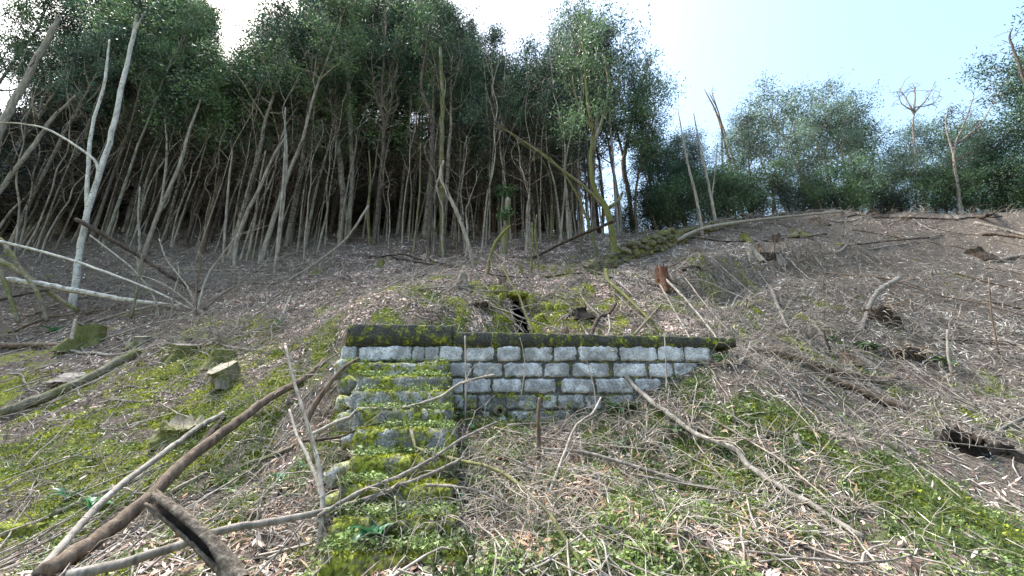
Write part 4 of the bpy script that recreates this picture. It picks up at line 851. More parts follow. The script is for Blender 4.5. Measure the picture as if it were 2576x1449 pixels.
for q, (tr_, w_, mt, lab) in enumerate([
    ([(2380,804),(2488,838),(2576,875),(2640,905)], 5, 'pale_bark', 'long pale wand running down past the planted stick'), ([(2411,849),(2500,856),(2600,866)], 5, 'pale_bark', 'pale level wand under the long sloping one'), ([(2423,885),(2500,898),(2590,912)], 5, 'pale_bark', 'lowest pale wand at the right edge of the slope'),
    ([(2454,563),(2520,575),(2600,598)], 8, 'grey_bark', 'grey trunk lying near the crest at the right edge'), ([(2472,593),(2530,596),(2600,604)], 9, 'brown_bark', 'brown trunk lying under the grey one at the crest'), ([(2491,662),(2534,650),(2600,636)], 8, 'grey_bark', 'grey log pointing uphill at the right edge'),
    ([(2087,557),(2150,556),(2215,557)], 5, 'pale_bark', 'pale pole lying level just under the crest'), ([(1700,600),(1850,610),(1990,600),(2080,590)], 5, 'dark_bark', 'long dark pole lying level among the upper stumps'), ([(2120,620),(2250,605),(2370,595)], 4, 'dark_bark', 'thin dark pole lying level on the upper right slope'),
    ([(2100,640),(2200,625),(2290,612)], 5, 'pale_bark', 'pale pole lying above the bank edge of the right slope'), ([(2290,545),(2330,575),(2370,590)], 5, 'grey_bark', 'short stick slanting down from the crest'), ([(2130,548),(2300,548),(2420,552),(2520,546)], 5, 'dark_bark', 'dark pole lying along the crest'),
    ([(2140,525),(2155,505),(2175,490)], 8, 'dark_bark', 'charred stick poking up at the crest'), ([(2460,548),(2500,538),(2520,528)], 8, 'dark_bark', 'dark log end poking up at the right of the crest')]):
    L_('fallen_pole', lab, tr_, w_, w_ * .75, mt, twigs=3)
L_('fallen_branch', 'curved pale branch with fine twigs at the lower middle', [(1719,1280),(1780,1268),(1818,1264),(1870,1250),(1917,1238)], 6, 7, 'pale_bark', twigs=10)
L_('fallen_branch', 'thin brown twig arching low on the right foreground', [(2058,1247),(2130,1268),(2190,1275),(2260,1262),(2308,1242)], 4, 5, 'brown_bark')
L_('fallen_branch', 'dark branch stub pointing from the charred hollow stump', [(2492,1096),(2540,1066),(2590,1044)], 8, 6, 'grey_bark')
L_('fallen_branch', 'thick mossy stick fallen beside the steps', [(590,1190),(640,1165),(700,1140),(760,1120)], 12, 8, 'mossy_bark')
L_('fallen_branch', 'pale thin stick crossing in front of the hollow snag', [(640,1449),(700,1390),(760,1320),(800,1265)], 6, 4, 'pale_bark', Y0=2.8, Y1=3.2)
L_('fallen_branch', 'dark charred stick lying in the hollow under the broken mossy log', [(500,1130),(530,1090),(560,1055)], 18, 12, 'dark_bark')
L_('fallen_branch', 'brown mossy stick running down past the leaf drift', [(1030,1120),(1120,1150),(1230,1175),(1300,1215),(1380,1290),(1430,1370),(1480,1449)], 8, 10, 'mossy_bark', twigs=12)
L_('fallen_branch', 'thin grey branch arching over the mouldering hollow below the steps', [(1070,1220),(1150,1225),(1230,1245),(1300,1290),(1340,1340)], 8, 4, 'grey_bark', twigs=14, Y0=3.2, Y1=3.1)
L_('fallen_branch', 'long pale stick lying left among the green herbs', [(0,1352),(100,1310),(200,1265),(300,1225),(420,1170)], 10, 7, 'pale_bark')
L_('fallen_branch', 'pale split stick beside the big brown log', [(420,1250),(470,1220),(520,1190)], 11, 8, 'cut_wood')

for q, (tr_, w_, mt, lab) in enumerate([
    ([(500,790),(470,720),(420,655),(400,600)], 4, 'pale_bark', 'thin pale branch rising from the brush pile hub'), ([(495,790),(520,700),(560,640),(600,590)], 5, 'pale_bark', 'pale branch rising right from the brush pile hub'), ([(490,795),(495,720),(505,650),(500,600)], 5, 'brown_bark', 'dark upright branch in the brush pile hub'),
    ([(505,790),(450,740),(390,705),(330,690)], 4, 'pale_bark', 'pale branch pointing left out of the brush pile hub'), ([(510,780),(560,740),(620,700),(680,650)], 4, 'grey_bark', 'grey branch slanting right out of the brush pile hub'), ([(430,800),(440,730),(450,690),(446,660)], 4, 'pale_bark', 'short pale upright stick beside the brush pile hub'),
    ([(330,800),(345,730),(352,690),(358,640)], 5, 'mossy_bark', 'mossy upright stick left of the brush pile hub'), ([(60,800),(160,760),(260,740),(360,720)], 5, 'grey_bark', 'grey pole lying behind the long pale trunk'), ([(20,840),(120,800),(200,790),(300,770)], 5, 'brown_bark', 'brown pole lying below the long pale trunk'),
    ([(560,830),(620,800),(700,740),(760,700)], 4, 'grey_bark', 'grey branch lying up the slope right of the brush pile'), ([(600,720),(700,715),(800,690),(860,650)], 4, 'brown_bark', 'brown branch lying below the white level poles'), ([(240,860),(300,840),(400,810),(480,800)], 5, 'pale_bark', 'pale branch lying over the mossy left slope'),
    ([(560,870),(640,880),(720,870),(790,850)], 4, 'pale_bark', 'pale branch lying over the twig heap left of the wall'), ([(590,900),(650,870),(740,860),(830,870)], 3, 'grey_bark', 'thin grey branch lying over the twig heap left of the wall')]):
    L_('brush_branch', lab, tr_, w_ * 1.2, w_ * .6, mt, twigs=9, tw_len=.9, Y0=None if q in (7, 8, 9, 10, 11, 12, 13) else 9.6, Y1=None if q in (7, 8, 9, 10, 11, 12, 13) else 9.8)
# scattered dead branches, each its own thing
def ground_branch(x, y, L, r, ang, mat, lab, grp, tw=3):
    n_ = 7; d = np.array([math.cos(ang), math.sin(ang)]); t = np.linspace(-.5, .5, n_)
    bow = rng.normal(0, .10) * L * (1 - (2 * t) ** 2); xs = x + d[0] * t * L - d[1] * bow + rng.normal(0, .012 * L, n_); ys = y + d[1] * t * L + d[0] * bow + rng.normal(0, .012 * L, n_)
    zs = height(xs, ys) + r * .5; up_ = rng.uniform(0, .22) * (rng.uniform() < .5); zs = np.maximum(zs, np.linspace(zs[0], zs[-1], n_)) + up_ * np.linspace(0, 1, n_) ** 1.5 * L * .5 + .01
    rad = np.linspace(r, r * .35, n_); sp_, sr_ = smooth_path(np.column_stack([xs, ys, zs]), rad, 3, .15); mb = MB().tube(sp_, sr_, 5, True, .06)
    o = obj('dead_branch', mb.mesh('dead_branch'), M[mat], label=lab, category='branch', group=grp)
    if tw: obj('side_twigs', side_twigs(sp_, sr_, tw, L * .35).mesh('side_twigs'), M['twig_bark'], o, kind='stuff')
ok = lambda x, y: not (WX0 - .1 < x < WX1 and 5.1 < y < 5.8)
zones = [('pale dead branch lying on the mossy left slope', -9, -2.4, 3.2, 9.5, 40, 'grey_bark'), ('grey dead branch lying on the lower right slope', .8, 9, 3.0, 7.5, 46, 'grey_bark'), ('brown dead branch lying on the bare upper right slope', 4, 20, 8, 16.5, 60, 'brown_bark'),
         ('thin dead branch lying among leaf litter above the wall', -7, 3.5, 6.5, 13, 46, 'grey_bark'), ('dead pole in the brush below the white barked tree', -15, -6, 8.5, 13.5, 40, 'pale_bark'), ('twiggy branch lying before the wall', -.8, 2.6, 2.7, 5.0, 26, 'twig_bark')]
for lab, x0, x1, y0, y1, n_, mt in zones:
    for (x, y) in poisson(n_, x0, x1, y0, y1, .2, ok):
        up_r = mt == 'brown_bark'; ground_branch(x, y, rng.uniform(.4, 1.0) ** 1.5 * (1.9 if y < 6 else 3.6 if up_r else 2.4), rng.uniform(.006, .016) * (.9 if y < 5.5 else 2.2 if up_r else 1.5), (rng.normal(-.4, .9) if x > 0 else rng.normal(.4, 1.0)), mt, lab, lab, int(rng.integers(2, 7)))

# ------------------------------------------------------------------ stumps
def stump(label, px_, py_, w_, h_, mat='mossy_bark', top='cut_wood', tilt=(0, 0), jag=.0, flare=1.5, hollow=False, Y=None, name='stump', sq=1.0, k=18):
    """py_ is where the foot meets the ground; w_ and h_ are its size in picture pixels."""
    p = hit(px_, py_) if Y is None else P(px_, py_, Y); d = float(depth(p)); r = .5 * w_ * d / FPX; hh = h_ * d / FPX
    p = np.array([p[0], p[1] + r * .6, (p[2] + H(p[0], p[1] + r * .6)) / 2]); hh = max(.06, hh)
    th = np.arange(k) * 2 * np.pi / k; lob = 1 + .10 * np.sin(3 * th + rng.uniform(0, 6)) + .07 * np.sin(5 * th + rng.uniform(0, 6)) + rng.normal(0, .03, k)
    k = 28; th = np.arange(k) * 2 * np.pi / k; ph = rng.uniform(0, 6, 3); lob = 1 + .11 * np.sin(3 * th + ph[0]) + .08 * np.sin(5 * th + ph[1]) + .05 * np.sin(9 * th + ph[2]) + rng.normal(0, .025, k)
    zs = np.array([-.6, -.2, 0, .12, .25, .4, .55, .7, .85, 1.0]); rs_ = np.interp(zs, [-.6, 0, .2, .5, 1], [flare * 1.35, flare, 1 + (flare - 1) * .45, 1.03, .96]) + rng.normal(0, .02, 10); V = []
    for z_, q in zip(zs, rs_):
        rr = r * q * (1 + (lob - 1) * (2.4 if z_ < .2 else 1) + rng.normal(0, .03, k)); jj = hh * jag * rng.uniform(-1, .4, k) if z_ == 1 else 0
        V.append(np.stack([rr * np.cos(th) + tilt[0] * z_ * hh, rr * np.sin(th) * sq + tilt[1] * z_ * hh, np.full(k, z_ * hh) + jj + ((tilt[0] * -.8 * rr * np.cos(th) - tilt[1] * rr * np.sin(th)) * max(0, z_ - .4) / .6)], -1))
    o = empty(name, tuple(p), label=label, category='stump'); n_ = len(zs); last = V[-1]
    F = [[a * k + q, a * k + (q + 1) % k, (a + 1) * k + (q + 1) % k, (a + 1) * k + q] for a in range(n_ - 1) for q in range(k)]
    obj('bark', mesh_np('bark', np.concatenate(V), [np.array(F)], True), M[mat], o)
    c = last.mean(0)
    if hollow:
        inn = c + (last - c) * .72 + [0, 0, -.01]; bot = c + (last - c) * .5; bot[:, 2] = hh * .15
        Vh = np.vstack([last, inn, bot, bot.mean(0)[None]]); Fh = [[a * k + q, a * k + (q + 1) % k, (a + 1) * k + (q + 1) % k, (a + 1) * k + q] for a in range(2) for q in range(k)]
        obj('hollow', mesh_np('hollow', Vh, [np.array(Fh), np.array([[2 * k + q, 2 * k + (q + 1) % k, 3 * k] for q in range(k)])], False), M[top], o)
    else:
        dz = -.22 * hh if jag > .12 else .008; inn = c + (last - c) * (.92 if jag <= .12 else .78) + [0, 0, dz]; Vt = np.vstack([last, inn, c[None] + [0, 0, dz + .004]])
        obj('cut_top', mesh_np('cut_top', Vt, [np.array([[q, (q + 1) % k, k + (q + 1) % k, k + q] for q in range(k)]), np.array([[k + q, k + (q + 1) % k, 2 * k] for q in range(k)])], False), M[top], o)
    return o
stump('pale topped cut stump with mossy sides near the steps', 560, 968, 58, 34, tilt=(-.3, -.65), flare=1.12)
stump('mossy stump with a pale split slab at the brush edge', 200, 868, 52, 48, 'very_mossy_bark', 'dark_bark', flare=1.3, jag=.2)
stump('small pale cut stump on the mossy slope', 347, 872, 34, 22, 'mossy_bark', tilt=(0, -.25))
stump('thick short mossy stump with weathered top', 448, 905, 58, 34, 'very_mossy_bark', 'grey_bark', tilt=(.1, -.2), flare=1.15)
stump('round mossy stump just behind the pale topped one', 545, 918, 50, 32, 'very_mossy_bark', 'mossy_bark', flare=1.1)
stump('flat weathered stump end beside the mottled log', 165, 962, 60, 14, 'grey_bark', 'pale_bark', tilt=(.1, -.3))
stump('broken mossy log stump with pale splintered top above a dark hollow', 430, 1112, 96, 40, 'very_mossy_bark', 'mossy_bark', jag=.4, flare=1.05, tilt=(.2, -.3))
stump('red brown torn stump standing proud above the bank', 1674, 722, 30, 50, 'red_wood', 'red_wood', jag=.25, flare=1.5)
stump('broken grey stump leaning on the bank edge', 1156, 722, 22, 34, 'grey_bark', 'grey_bark', jag=.35, tilt=(.25, 0))
stump('short dark stump right above the gallery mouth', 1262, 728, 20, 28, 'brown_bark', 'dark_bark', jag=.2)
stump('short weathered post stump behind the coping', 1424, 838, 17, 36, 'brown_bark', 'pale_bark', jag=.2, flare=1.1, Y=6.2)
stump('charred black stub on the bank behind the coping', 1462, 800, 34, 22, 'charred', 'charred', jag=.5)
stump('mossy little post behind the coping beside the root', 1508, 838, 10, 26, 'very_mossy_bark', 'mossy_bark', jag=.3, flare=1.1, Y=6.0)
stump('charred hollow stump with orange rotten inside on the right slope', 2440, 1140, 66, 40, 'charred', 'charred', jag=.5, hollow=True, flare=1.05, tilt=(0, -.5))
stump('jagged dark stub beside the charred hollow stump', 2540, 1150, 44, 26, 'charred', 'charred', jag=.6)
for (a, b_, w_, h_, mt, tp, lab) in [(1960,612,20,22,'dark_bark','brown_bark','dark leaning stump on the upper slope'), (2010,596,26,18,'mossy_bark','dark_bark','mossy root stump high on the slope'), (1958,655,18,44,'grey_bark','pale_bark','tall grey split stump on the bank edge'), (1898,650,20,30,'pale_bark','pale_bark','bleached split stump on the bank edge'),
        (1912,632,16,18,'brown_bark','cut_wood','brown stump with fresh cut on the upper slope'), (1880,608,18,22,'very_mossy_bark','mossy_bark','green mossy stump below the stone wall'), (2058,565,22,18,'brown_bark','brown_bark','wide brown stump just under the crest'), (2402,552,22,14,'grey_bark','grey_bark','low grey stump on the crest'),
        (2205,545,22,16,'dark_bark','dark_bark','dark stump on the crest by the tumbled stones'), (2475,650,30,26,'dark_bark','brown_bark','dark round stump near the grey log at the right edge'), (800,690,16,18,'mossy_bark','cut_wood','small mossy stump before the thicket of saplings'), (957,672,18,18,'very_mossy_bark','brown_bark','stump cloaked in green moss at the clearing edge'),
        (1088,668,10,12,'very_mossy_bark','mossy_bark','tiny moss stump by the moss footed trunk'), (1310,690,12,22,'very_mossy_bark','mossy_bark','tiny green moss stump in the clearing'), (2140,910,26,26,'brown_bark','cut_wood','brown stump above the crossed trunks'), (505,850,30,16,'very_mossy_bark','mossy_bark','flat moss covered stump on the left slope'),
        (1545,1110,10,14,'mossy_bark','cut_wood','little cut stub below the wall'), (1745,1150,9,16,'mossy_bark','cut_wood','little cut stub beside the splintered branch'), (2010,1120,12,26,'pale_bark','cut_wood','pale wood chunk upright in the moss of the right slope'), (1165,895,8,50,'dark_bark','dark_bark','x')]:
    if lab != 'x': stump(lab, a, b_, w_, h_, mt, tp, jag=.2, tilt=(rng.normal(0, .12), 0))
# split slab on the mossy stump
L_('split_slab', 'pale split slab leaning on the mossy stump', [(180,856),(186,825),(190,803)], 8, 6, 'cut_wood', Y0=8.2, Y1=8.3, cat='wood')

# hollow leaning snag in the foreground: an open gutter of rotten wood
tr_ = [(598,1470),(575,1430),(520,1368),(455,1310),(385,1255)]; ys_ = [2.45, 2.48, 2.5, 2.52, 2.55]; ws_ = [50, 48, 46, 43, 36]
pts = [P(a, b_, y) for (a, b_), y in zip(tr_, ys_)]; rad = [px_radius(w_, p) for w_, p in zip(ws_, pts)]; sp_, sr_ = smooth_path(pts, rad, 8)
t = unit(np.gradient(sp_, axis=0)); up = np.cross(t, [0, 1.0, 0]); up = unit(up); fr = np.cross(t, up); k = 22; th = np.linspace(-2.62, 2.62, k); V = []; n_ = len(sp_)
open_ = sstep(.15, .5, np.linspace(0, 1, n_))
for q in range(n_):
    tt_ = th * (1 + (1 - open_[q]) * .3); ro = sr_[q] * (1 + .05 * np.sin(tt_ * 5 + q * .2) + rng.normal(0, .035, k)); ri = sr_[q] * (.72 - .0 * q) * (1 + rng.normal(0, .05, k)); ri = ri * (.98 - .35 * (1 - open_[q]))
    dirs = np.cos(tt_)[:, None] * fr[q] * -1 + np.sin(tt_)[:, None] * up[q]; dirs = dirs if (fr[q] * -1)[1] > 0 else np.cos(tt_)[:, None] * fr[q] + np.sin(tt_)[:, None] * up[q]
    jag = (rng.normal(0, .03, k)[:, None] * t[q]) if q == n_ - 1 else 0
    V.append(np.vstack([sp_[q] + dirs * ro[:, None] + jag, (sp_[q] + dirs * ri[:, None] + jag)[::-1]]))
kk = 2 * k; Fo = []; Fi = []
for q in range(n_ - 1):
    for a in range(kk):
        f = [q * kk + a, q * kk + (a + 1) % kk, (q + 1) * kk + (a + 1) % kk, (q + 1) * kk + a]; (Fi if k <= a < kk - 1 else Fo).append(f)
Fo += [[(n_ - 1) * kk + a, (n_ - 1) * kk + a + 1, (n_ - 1) * kk + kk - 2 - a, (n_ - 1) * kk + kk - 1 - a] for a in range(k - 1)]
snag = empty('hollow_snag', tuple(pts[0]), label='thick hollow rotten snag leaning left in the foreground', category='snag'); bpy.context.view_layer.update()
for nm, ff, mt in (('bark', Fo, 'snag_bark'), ('rotten_core', Fi, 'dark_bark')):
    c = obj(nm, mesh_np(nm, np.concatenate(V), [np.array(ff)], True), M[mt], snag); c.matrix_parent_inverse = snag.matrix_world.inverted()

# root mounds on the right slope
def root_mound(label, px_, py_, w_, h_, n_=14):
    p = hit(px_, py_); d = float(depth(p)); r = .5 * w_ * d / FPX; o = empty('root_mound', tuple(p), label=label, category='roots'); hh = h_ * d / FPX
    me = rock_mesh(int(px_), 3, .22, 'earth'); c = obj('earth', me, M['mound_soil'], o); c.scale = (r, r * .8, hh * .75); c.location = (0, r * .4, hh * .15)
    for q in range(n_):
        a = rng.uniform(-2.8, -.3); st = np.array([math.cos(a) * r * .7, math.sin(a) * r * .5 + r * .3, rng.uniform(.2, .8) * hh])
        pp, rr = grow(rng, st, (math.cos(a), math.sin(a) - .3, rng.uniform(-.2, .6)), r * rng.uniform(.6, 1.3), rng.uniform(.008, .022), 6, .8, .3); obj('root', MB().tube(pp, rr, 5).mesh('root'), M['twig_bark' if q % 2 else 'brown_bark'], o)
    return o
m, n, b = new_mat('mound_soil', .95, .1); n.links.new(ramp(n, [(.3, (.018, .013, .010)), (.5, (.055, .042, .032)), (.72, (.16, .13, .10))], tex(n, 22, 5, 'WORLD', .7)), b.inputs['Base Color']); bump(n, b, tex(n, 30, 4, 'WORLD'), .8, .04); M['mound_soil'] = m
root_mound('torn root mound with the grey curved log resting on it', 2235, 818, 90, 66, 20)
root_mound('dark undercut root overhang below the torn mound', 2290, 905, 120, 44, 22)
root_mound('low root tangle at the left of the gallery mouth', 1205, 775, 60, 26, 12)
root_mound('dark root overhang at the bank edge among the upper stumps', 1940, 650, 90, 24, 10)

# ------------------------------------------------------------------ broad leaved plants
def leaf_mesh(L, Wd, seed, arrow=.25):
    rg = np.random.default_rng(seed); us = np.linspace(0, 1, 7); V = []; bend = rg.uniform(.3, .8)
    for u in us:
        w_ = Wd * (math.sin(math.pi * (.12 + .88 * u) ** .75) ** .8 if u < 1 else .02); z_ = L * (.45 * u - bend * u * u)
        for v in (-1, -.5, 0, .5, 1): V.append((v * w_ * .5, L * u - (abs(v) * arrow * L * (1 - u) ** 3), z_ + abs(v) * w_ * .16 + rg.normal(0, .012) * L))
    F = [[r * 5 + a, r * 5 + a + 1, (r + 1) * 5 + a + 1, (r + 1) * 5 + a] for r in range(6) for a in range(4)]
    return mesh_np('leaf', np.array(V), [np.array(F)], True)
LM = [leaf_mesh(1, .5, k, .3) for k in range(5)]
for q in LM: q.materials.append(M['arum_leaf'])
LD = [leaf_mesh(1, .62, 20 + k, .1) for k in range(4)]
for q in LD: q.materials.append(M['ivy_leaf'])
def broadleaf(label, px_, py_, size, n_, meshes=LM, name='broadleaf_plant', cat='plant', group=None):
    p = hit(px_, py_); s_ = size * float(depth(p)) / FPX; o = empty(name, (p[0], p[1], p[2]), label=label, category=cat)
    if group: o['group'] = group
    for q in range(n_):
        a = q * 2.4 + rng.normal(0, .4); l_ = s_ * rng.uniform(.6, 1.1); b0 = np.array([math.cos(a), math.sin(a), 0]); rise = rng.uniform(.2, .55) * s_
        st = MB().tube(np.array([[0, 0, -.02], b0 * .08 * s_ + [0, 0, rise * .6], b0 * .2 * s_ + [0, 0, rise]]), np.array([.05, .04, .03]) * s_ * .6, 5).mesh('stalk'); so_ = obj('stalk', st, M['herb_leaf'], o)
        c = bpy.data.objects.new('leaf', meshes[int(rng.integers(len(meshes)))]); col.objects.link(c); c.parent = so_; c.location = tuple(b0 * .2 * s_ + [0, 0, rise]); c.scale = (l_,) * 3
        c.rotation_euler = (rng.normal(.25, .25), rng.normal(0, .2), a - math.pi / 2)
broadleaf('large glossy green plant growing on the lower steps', 935, 1375, 60, 8)
broadleaf('broad leaved plant spreading beside the mossy boulder', 225, 1290, 52, 6)
broadleaf('small broad leaved plant above the mossy boulder', 160, 1265, 34, 5)
broadleaf('broad leaved plant between the steps and the peeling stick', 755, 1190, 34, 5)
broadleaf('round leaved plant low beside the peeling stick', 700, 1215, 34, 6)
broadleaf('round leaved plant by the side of the lower steps', 1150, 1245, 32, 6)
broadleaf('blue green plant at the brush pile edge', 700, 828, 22, 6)
broadleaf('pale green plant below the mossy split stump', 125, 838, 24, 5)
broadleaf('single leafed plant near the foot of the wall beside the spout', 1185, 1085, 28, 4)
for (a, b_, sz, nl, lab) in [(1550,1045,34,16,'dark ivy clump at the foot of the wall'), (1590,1030,26,10,'smaller ivy clump beside the wall foot'), (1815,915,26,12,'ivy clump at the buried right end of the wall'), (1770,925,18,8,'low ivy under the right end of the wall'), (2190,885,30,12,'dark ivy below the root overhang'), (2370,925,30,8,'ivy leaves beside the planted stick'), (2090,860,16,8,'little ivy patch above the crossed trunks'),
                             (1720,818,8,4,'tiny ivy sprig on the bank'), (1700,1095,30,12,'ivy under the splintered branch'), (1820,1140,26,10,'ivy patch below the splintered branch'), (1395,1030,26,8,'leafy clump growing under the stake'), (1560,1130,26,9,'leafy clump below the wall ivy')]:
    broadleaf(lab, a, b_, sz, nl, LD, 'ivy_clump', 'ivy')
#@@PART6
# ------------------------------------------------------------------ what nobody could count: litter, herbs, moss, brush
def polar(n_, r0=2.1, r1=26, amax=63, p=1.0):
    a = np.radians(rng.uniform(-amax, amax, n_)); r = r0 * (r1 / r0) ** (rng.uniform(0, 1, n_) ** p); return r * np.sin(a), r * np.cos(a)
def surf(x, y):
    z = height(x, y); e = .04; nx = (height(x - e, y) - height(x + e, y)) / (2 * e); ny = (height(x, y - e) - height(x, y + e)) / (2 * e)
    return np.stack([x, y, z], -1), unit(np.stack([nx, ny, np.ones_like(nx)], -1))
def not_built(x, y):
    m_ = ~((x > WX0) & (x < WX1 - .1) & (y > 5.22) & (y < 5.68))
    for x0, x1, zt, yf in ST: m_ &= ~((x > x0) & (x < x1) & (y > yf - .02) & (y < yf + .33))
    gx, gy, gd = project(np.stack([x, y, height(x, y)], -1)); m_ &= ~(inside(SLOT, gx, gy) & (y > 5.9) & (y < 9))
    return m_
def lay(p, nrm, L, Wd, tilt, lift):                      # flat pieces lying on the ground
    n_ = len(p); nn = unit(nrm + rng.normal(0, tilt, (n_, 3))); d = unit(np.cross(nn, rand_dirs(n_))); sd_ = np.cross(nn, d)
    return leaf_quads(p + nn * lift[:, None], d, sd_, L, Wd)
def stuff(name, label, cat, mb, mat):
    return obj(name, mb.mesh(name, False), M[mat], kind='stuff', label=label, category=cat)
def tread_points(n_):
    k_ = rng.integers(0, len(ST), n_); u = rng.uniform(0, 1, n_); v = rng.uniform(0, 1, n_)
    x = np.array([ST[q][0] + (ST[q][1] - ST[q][0]) * a for q, a in zip(k_, u)]); y = np.array([ST[q][3] + .01 + .3 * a for q, a in zip(k_, v)]); z = np.array([ST[q][2] for q in k_]) + .008
    return np.stack([x, y, z], -1)

# leaf litter
x, y = polar(270000); mo, gr, so = cover(x, y); upper = sstep(5.5, 6.5, y); nz = fbm(x / .4, y / .4, 77)
w_ = (.25 + .75 * upper) * (1 - .6 * sstep(2.5, 6, x)) * (1 - .85 * np.clip(mo, 0, 1)) * (1 - .75 * gr) * np.clip(.55 + nz * .9 + 1.2 * fbm(x / 1.1, y / 1.1, 78), .04, 1); k = (rng.uniform(0, 1, len(x)) < w_) & not_built(x, y); x, y = x[k], y[k]
ex, ey = rng.uniform(-8.5, 4.5, 60000), rng.uniform(5.9, 13.5, 60000); em, eg, es = cover(ex, ey); k = (rng.uniform(0, 1, len(ex)) < np.clip(.75 + fbm(ex / 1.3, ey / 1.3, 79), .1, 1) * (1 - .9 * em) * sstep(5.2, 3.5, ex) * sstep(-9, -6, ex)) & not_built(ex, ey); x = np.concatenate([x, ex[k]]); y = np.concatenate([y, ey[k]])
p, nr_ = surf(x, y); n_ = len(x); far_ = np.clip(np.hypot(x, y) / 9, 1, 2)
stuff('leaf_litter', 'fallen pinkish brown leaves strewn over the hillside', 'leaf litter', MB().quads(lay(p, nr_, rng.uniform(.03, .13, n_) * far_ ** .4, rng.uniform(.010, .030, n_) * far_ ** .5, .38, rng.uniform(.003, .03, n_))), 'litter_leaf')
# tan drift below the wall
x, y = polar(60000, 2.1, 5.4, 40); f = field(LEAFB, x, y, 1.0) + .1; k = (rng.uniform(0, 1, len(x)) < f * .5) & not_built(x, y); x, y = x[k], y[k]; p, nr_ = surf(x, y); n_ = len(x)
stuff('leaf_drift', 'drift of long tan leaves lying below the wall', 'leaf litter', MB().quads(lay(p, nr_, rng.uniform(.07, .13, n_), rng.uniform(.015, .028, n_), .5, rng.uniform(.005, .05, n_))), 'tan_leaf')
# straw, bark strips, twig chips
x, y = polar(210000); mo, gr, so = cover(x, y); w_ = (.16 + .84 * sstep(0, 4, x) * sstep(4, 6.5, y)) * (1 - .5 * mo) * np.clip(.6 + fbm(x / .6, y / .6, 91), .1, 1); k = (rng.uniform(0, 1, len(x)) < w_) & not_built(x, y); x, y = x[k], y[k]; p, nr_ = surf(x, y); n_ = len(x)
fr_ = np.clip(np.hypot(x, y) / 6, 1, 2.5)
stuff('straw_litter', 'pale dry stalks and bark strips strewn over the slope', 'debris', MB().quads(lay(p, nr_, rng.uniform(.04, .17, n_) * fr_ ** .5, rng.uniform(.003, .008, n_) * fr_, .3, rng.uniform(.005, .05, n_))), 'straw')
# herbs: little rosettes of small leaves
x, y = polar(46000, 2.0, 10, 62); mo, gr, so = cover(x, y); k = (rng.uniform(0, 1, len(x)) < np.clip(gr * .8 + .03, 0, 1) * (1 - .6 * so)) & not_built(x, y); x, y = x[k], y[k]; p, nr_ = surf(x, y)
tp = tread_points(2600); p = np.vstack([p, tp[fbm(tp[:, 0] * 3, tp[:, 1] * 3 + tp[:, 2], 3) > -.05]]); per = 7; n_ = len(p) * per; sz = np.repeat(rng.uniform(.5, 1.3, len(p)), per)
c = np.repeat(p, per, 0) + rng.normal(0, .022, (n_, 3)) * sz[:, None] * [1, 1, 0] + np.stack([np.zeros(n_), np.zeros(n_), rng.uniform(.008, .065, n_) * sz], -1)
d = unit(rng.normal(0, 1, (n_, 3)) * [1, 1, .45] + [0, 0, .15]); sd_ = unit(np.cross(d, unit(rng.normal(0, .5, (n_, 3)) + [0, 0, 1])))
stuff('herb_cover', 'small green herbs carpeting the lower slope and treads', 'ground cover', MB().quads(leaf_quads(c, d, sd_, rng.uniform(.018, .040, n_) * sz, rng.uniform(.013, .026, n_) * sz)), 'herb_leaf')
# moss cushions: short upright shoots
x, y = polar(230000, 2.0, 12, 62); mo, gr, so = cover(x, y); k = (rng.uniform(0, 1, len(x)) < np.clip(mo * 1.2 - .12, 0, 1)) & not_built(x, y); x, y = x[k], y[k]; p, nr_ = surf(x, y)
tp = tread_points(16000); p = np.vstack([p, tp[fbm(tp[:, 0] * 5, tp[:, 1] * 5 + tp[:, 2], 13) > 0]]); nr_ = np.vstack([nr_, np.tile([[0, -.3, .95]], (len(p) - len(nr_), 1))]); n_ = len(p)
hgt = rng.uniform(.010, .032, n_) * np.clip(np.hypot(p[:, 0], p[:, 1]) / 5, 1, 1.6); dd_ = unit(nr_ + rng.normal(0, .45, (n_, 3))); sd_ = unit(np.cross(dd_, rand_dirs(n_))) * (hgt * .32)[:, None]
stuff('moss_cover', 'yellow green moss cushions on the slope and steps', 'moss', MB().tris(np.stack([p - sd_, p + sd_, p + dd_ * hgt[:, None]], 1)), 'moss_blade')
# grass
x, y = polar(100000, 2.0, 11, 62); mo, gr, so = cover(x, y); k = (rng.uniform(0, 1, len(x)) < np.clip(gr * .8 + mo * .2 + .05, 0, 1)) & not_built(x, y); x, y = x[k], y[k]; p, nr_ = surf(x, y); n_ = len(x)
L = rng.uniform(.04, .16, n_); d = unit(nr_ + rng.normal(0, .8, (n_, 3))); sd_ = unit(np.cross(d, rand_dirs(n_))) * .0035
stuff('grass', 'thin grass blades between herbs on the lower slope', 'grass', MB().tris(np.stack([p - sd_, p + sd_, p + d * L[:, None]], 1)), 'grass_blade')
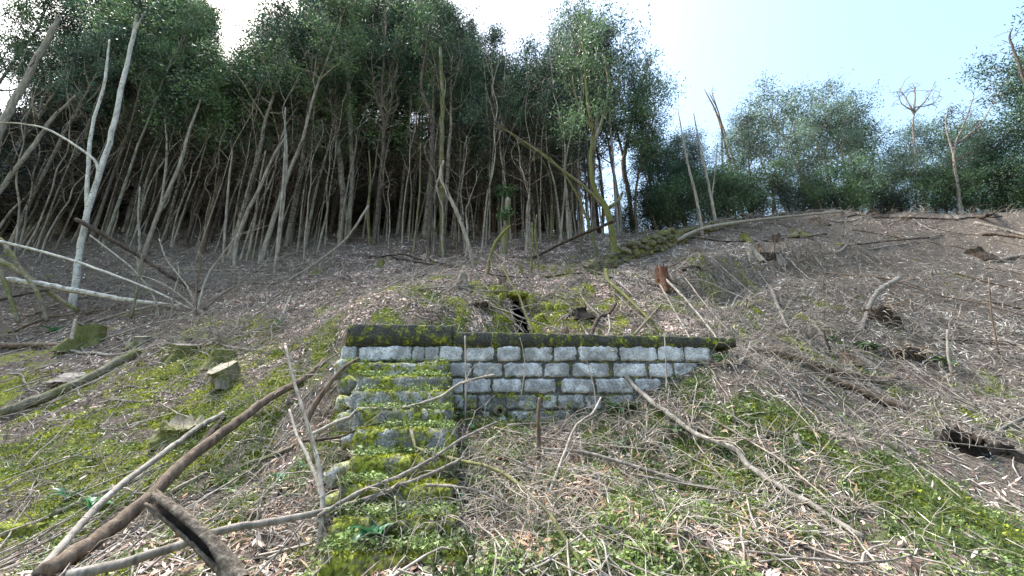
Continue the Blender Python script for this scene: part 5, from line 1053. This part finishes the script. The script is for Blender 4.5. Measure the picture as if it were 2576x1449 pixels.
# brushwood: thin arching twigs
mb = MB(); BZ = [(1000,1450,1130,1400,620,.55),(830,1200,1180,1449,420,.5),(420,880,800,900,420,.8),(1760,2150,830,980,420,.7),(500,900,930,1120,240,.6),(0,520,600,800,700,1.2),(1350,1750,1020,1200,320,.6),(1450,2200,1100,1400,420,.5),(900,1500,640,800,380,.8),(1600,1900,700,860,260,.7),(1950,2576,560,860,900,.8),(2100,2576,850,1150,560,.7),(1600,2150,620,860,420,.7),(0,500,850,1400,420,.6),(560,900,1150,1430,260,.5),(200,860,640,760,600,1.0)]
for x0, x1, y0, y1, n_, lm in BZ:
    for q in range(int(n_ * 1.3)):

        px_, py_ = rng.uniform(x0, x1), rng.uniform(y0, y1); d0 = ray(px_, py_); ys = np.linspace(2.2, 18, 60); qx = d0[0] / d0[1] * ys; zz = EYE[2] + d0[2] / d0[1] * ys; hh = height(qx, ys); b_ = zz < hh
        if not b_.any(): continue
        i_ = int(np.argmax(b_)); yy = ys[i_]; xx = qx[i_]
        if WX0 < xx < WX1 and 5.2 < yy < 5.7: continue
        L = lm * rng.uniform(.35, 1.25); a = rng.uniform(0, 2 * np.pi); pp, rr = grow(rng, (xx, yy, height(np.array([xx]), np.array([yy]))[0] + .01), (math.cos(a), math.sin(a) * .6, rng.uniform(.1, 1.0)), L, rng.uniform(.0025, .0065) * (1.8 if yy > 7 else 1), 7, rng.uniform(.4, 1.1), .2)
        hg = height(pp[:, 0], pp[:, 1]); pp[:, 2] = np.maximum(pp[:, 2], hg + .008); mb.tube(pp, np.maximum(rr, .0016), 3, False)
for q in range(900):
    xx = rng.uniform(5, 25); yy = rng.uniform(14.5, 18.2); a = rng.uniform(0, 2 * np.pi)
    pp, rr = grow(rng, (xx, yy, height(np.array([xx]), np.array([yy]))[0] + .01), (math.cos(a), math.sin(a), rng.uniform(.05, 1.0)), rng.uniform(.3, 1.1), rng.uniform(.006, .014), 6, rng.uniform(.3, 1.2), .25); mb.tube(pp, np.maximum(rr, .005), 3, False)
stuff('brushwood', 'tangle of thin dry twigs over the cleared slope', 'brushwood', mb, 'pale_twig')
# broken sticks: straight-ish, lying flat
mb = MB(); x, y = polar(4600, 2.3, 18, 62); k = not_built(x, y) & (rng.uniform(0, 1, len(x)) < np.clip(.5 + fbm(x / 1.3, y / 1.3, 55), .08, 1)); x, y = x[k], y[k]; a = rng.uniform(0, np.pi, len(x)); L = rng.uniform(.15, .9, len(x)) * np.clip(np.hypot(x, y) / 7, .6, 1.3); t = np.linspace(-.5, .5, 5)
XX = x[:, None] + np.cos(a)[:, None] * L[:, None] * t + rng.normal(0, .02, (len(x), 5)) * L[:, None]; YY = y[:, None] + np.sin(a)[:, None] * L[:, None] * t + rng.normal(0, .02, (len(x), 5)) * L[:, None]
ZZ = height(XX, YY); ZZ = np.maximum(ZZ, (ZZ[:, :1] * (1 - (t + .5)) + ZZ[:, -1:] * (t + .5))) + rng.uniform(.005, .05, len(x))[:, None] + (t + .5) * (rng.uniform(-.1, .25, len(x)) * L)[:, None]
for q in range(len(x)): mb.tube(np.column_stack([XX[q], YY[q], ZZ[q]]), np.linspace(1, .5, 5) * rng.uniform(.004, .011) * (1.5 if y[q] > 7 else 1), 4, False)
stuff('broken_sticks', 'broken sticks and bark splinters scattered over the slope', 'debris', mb, 'pale_twig')
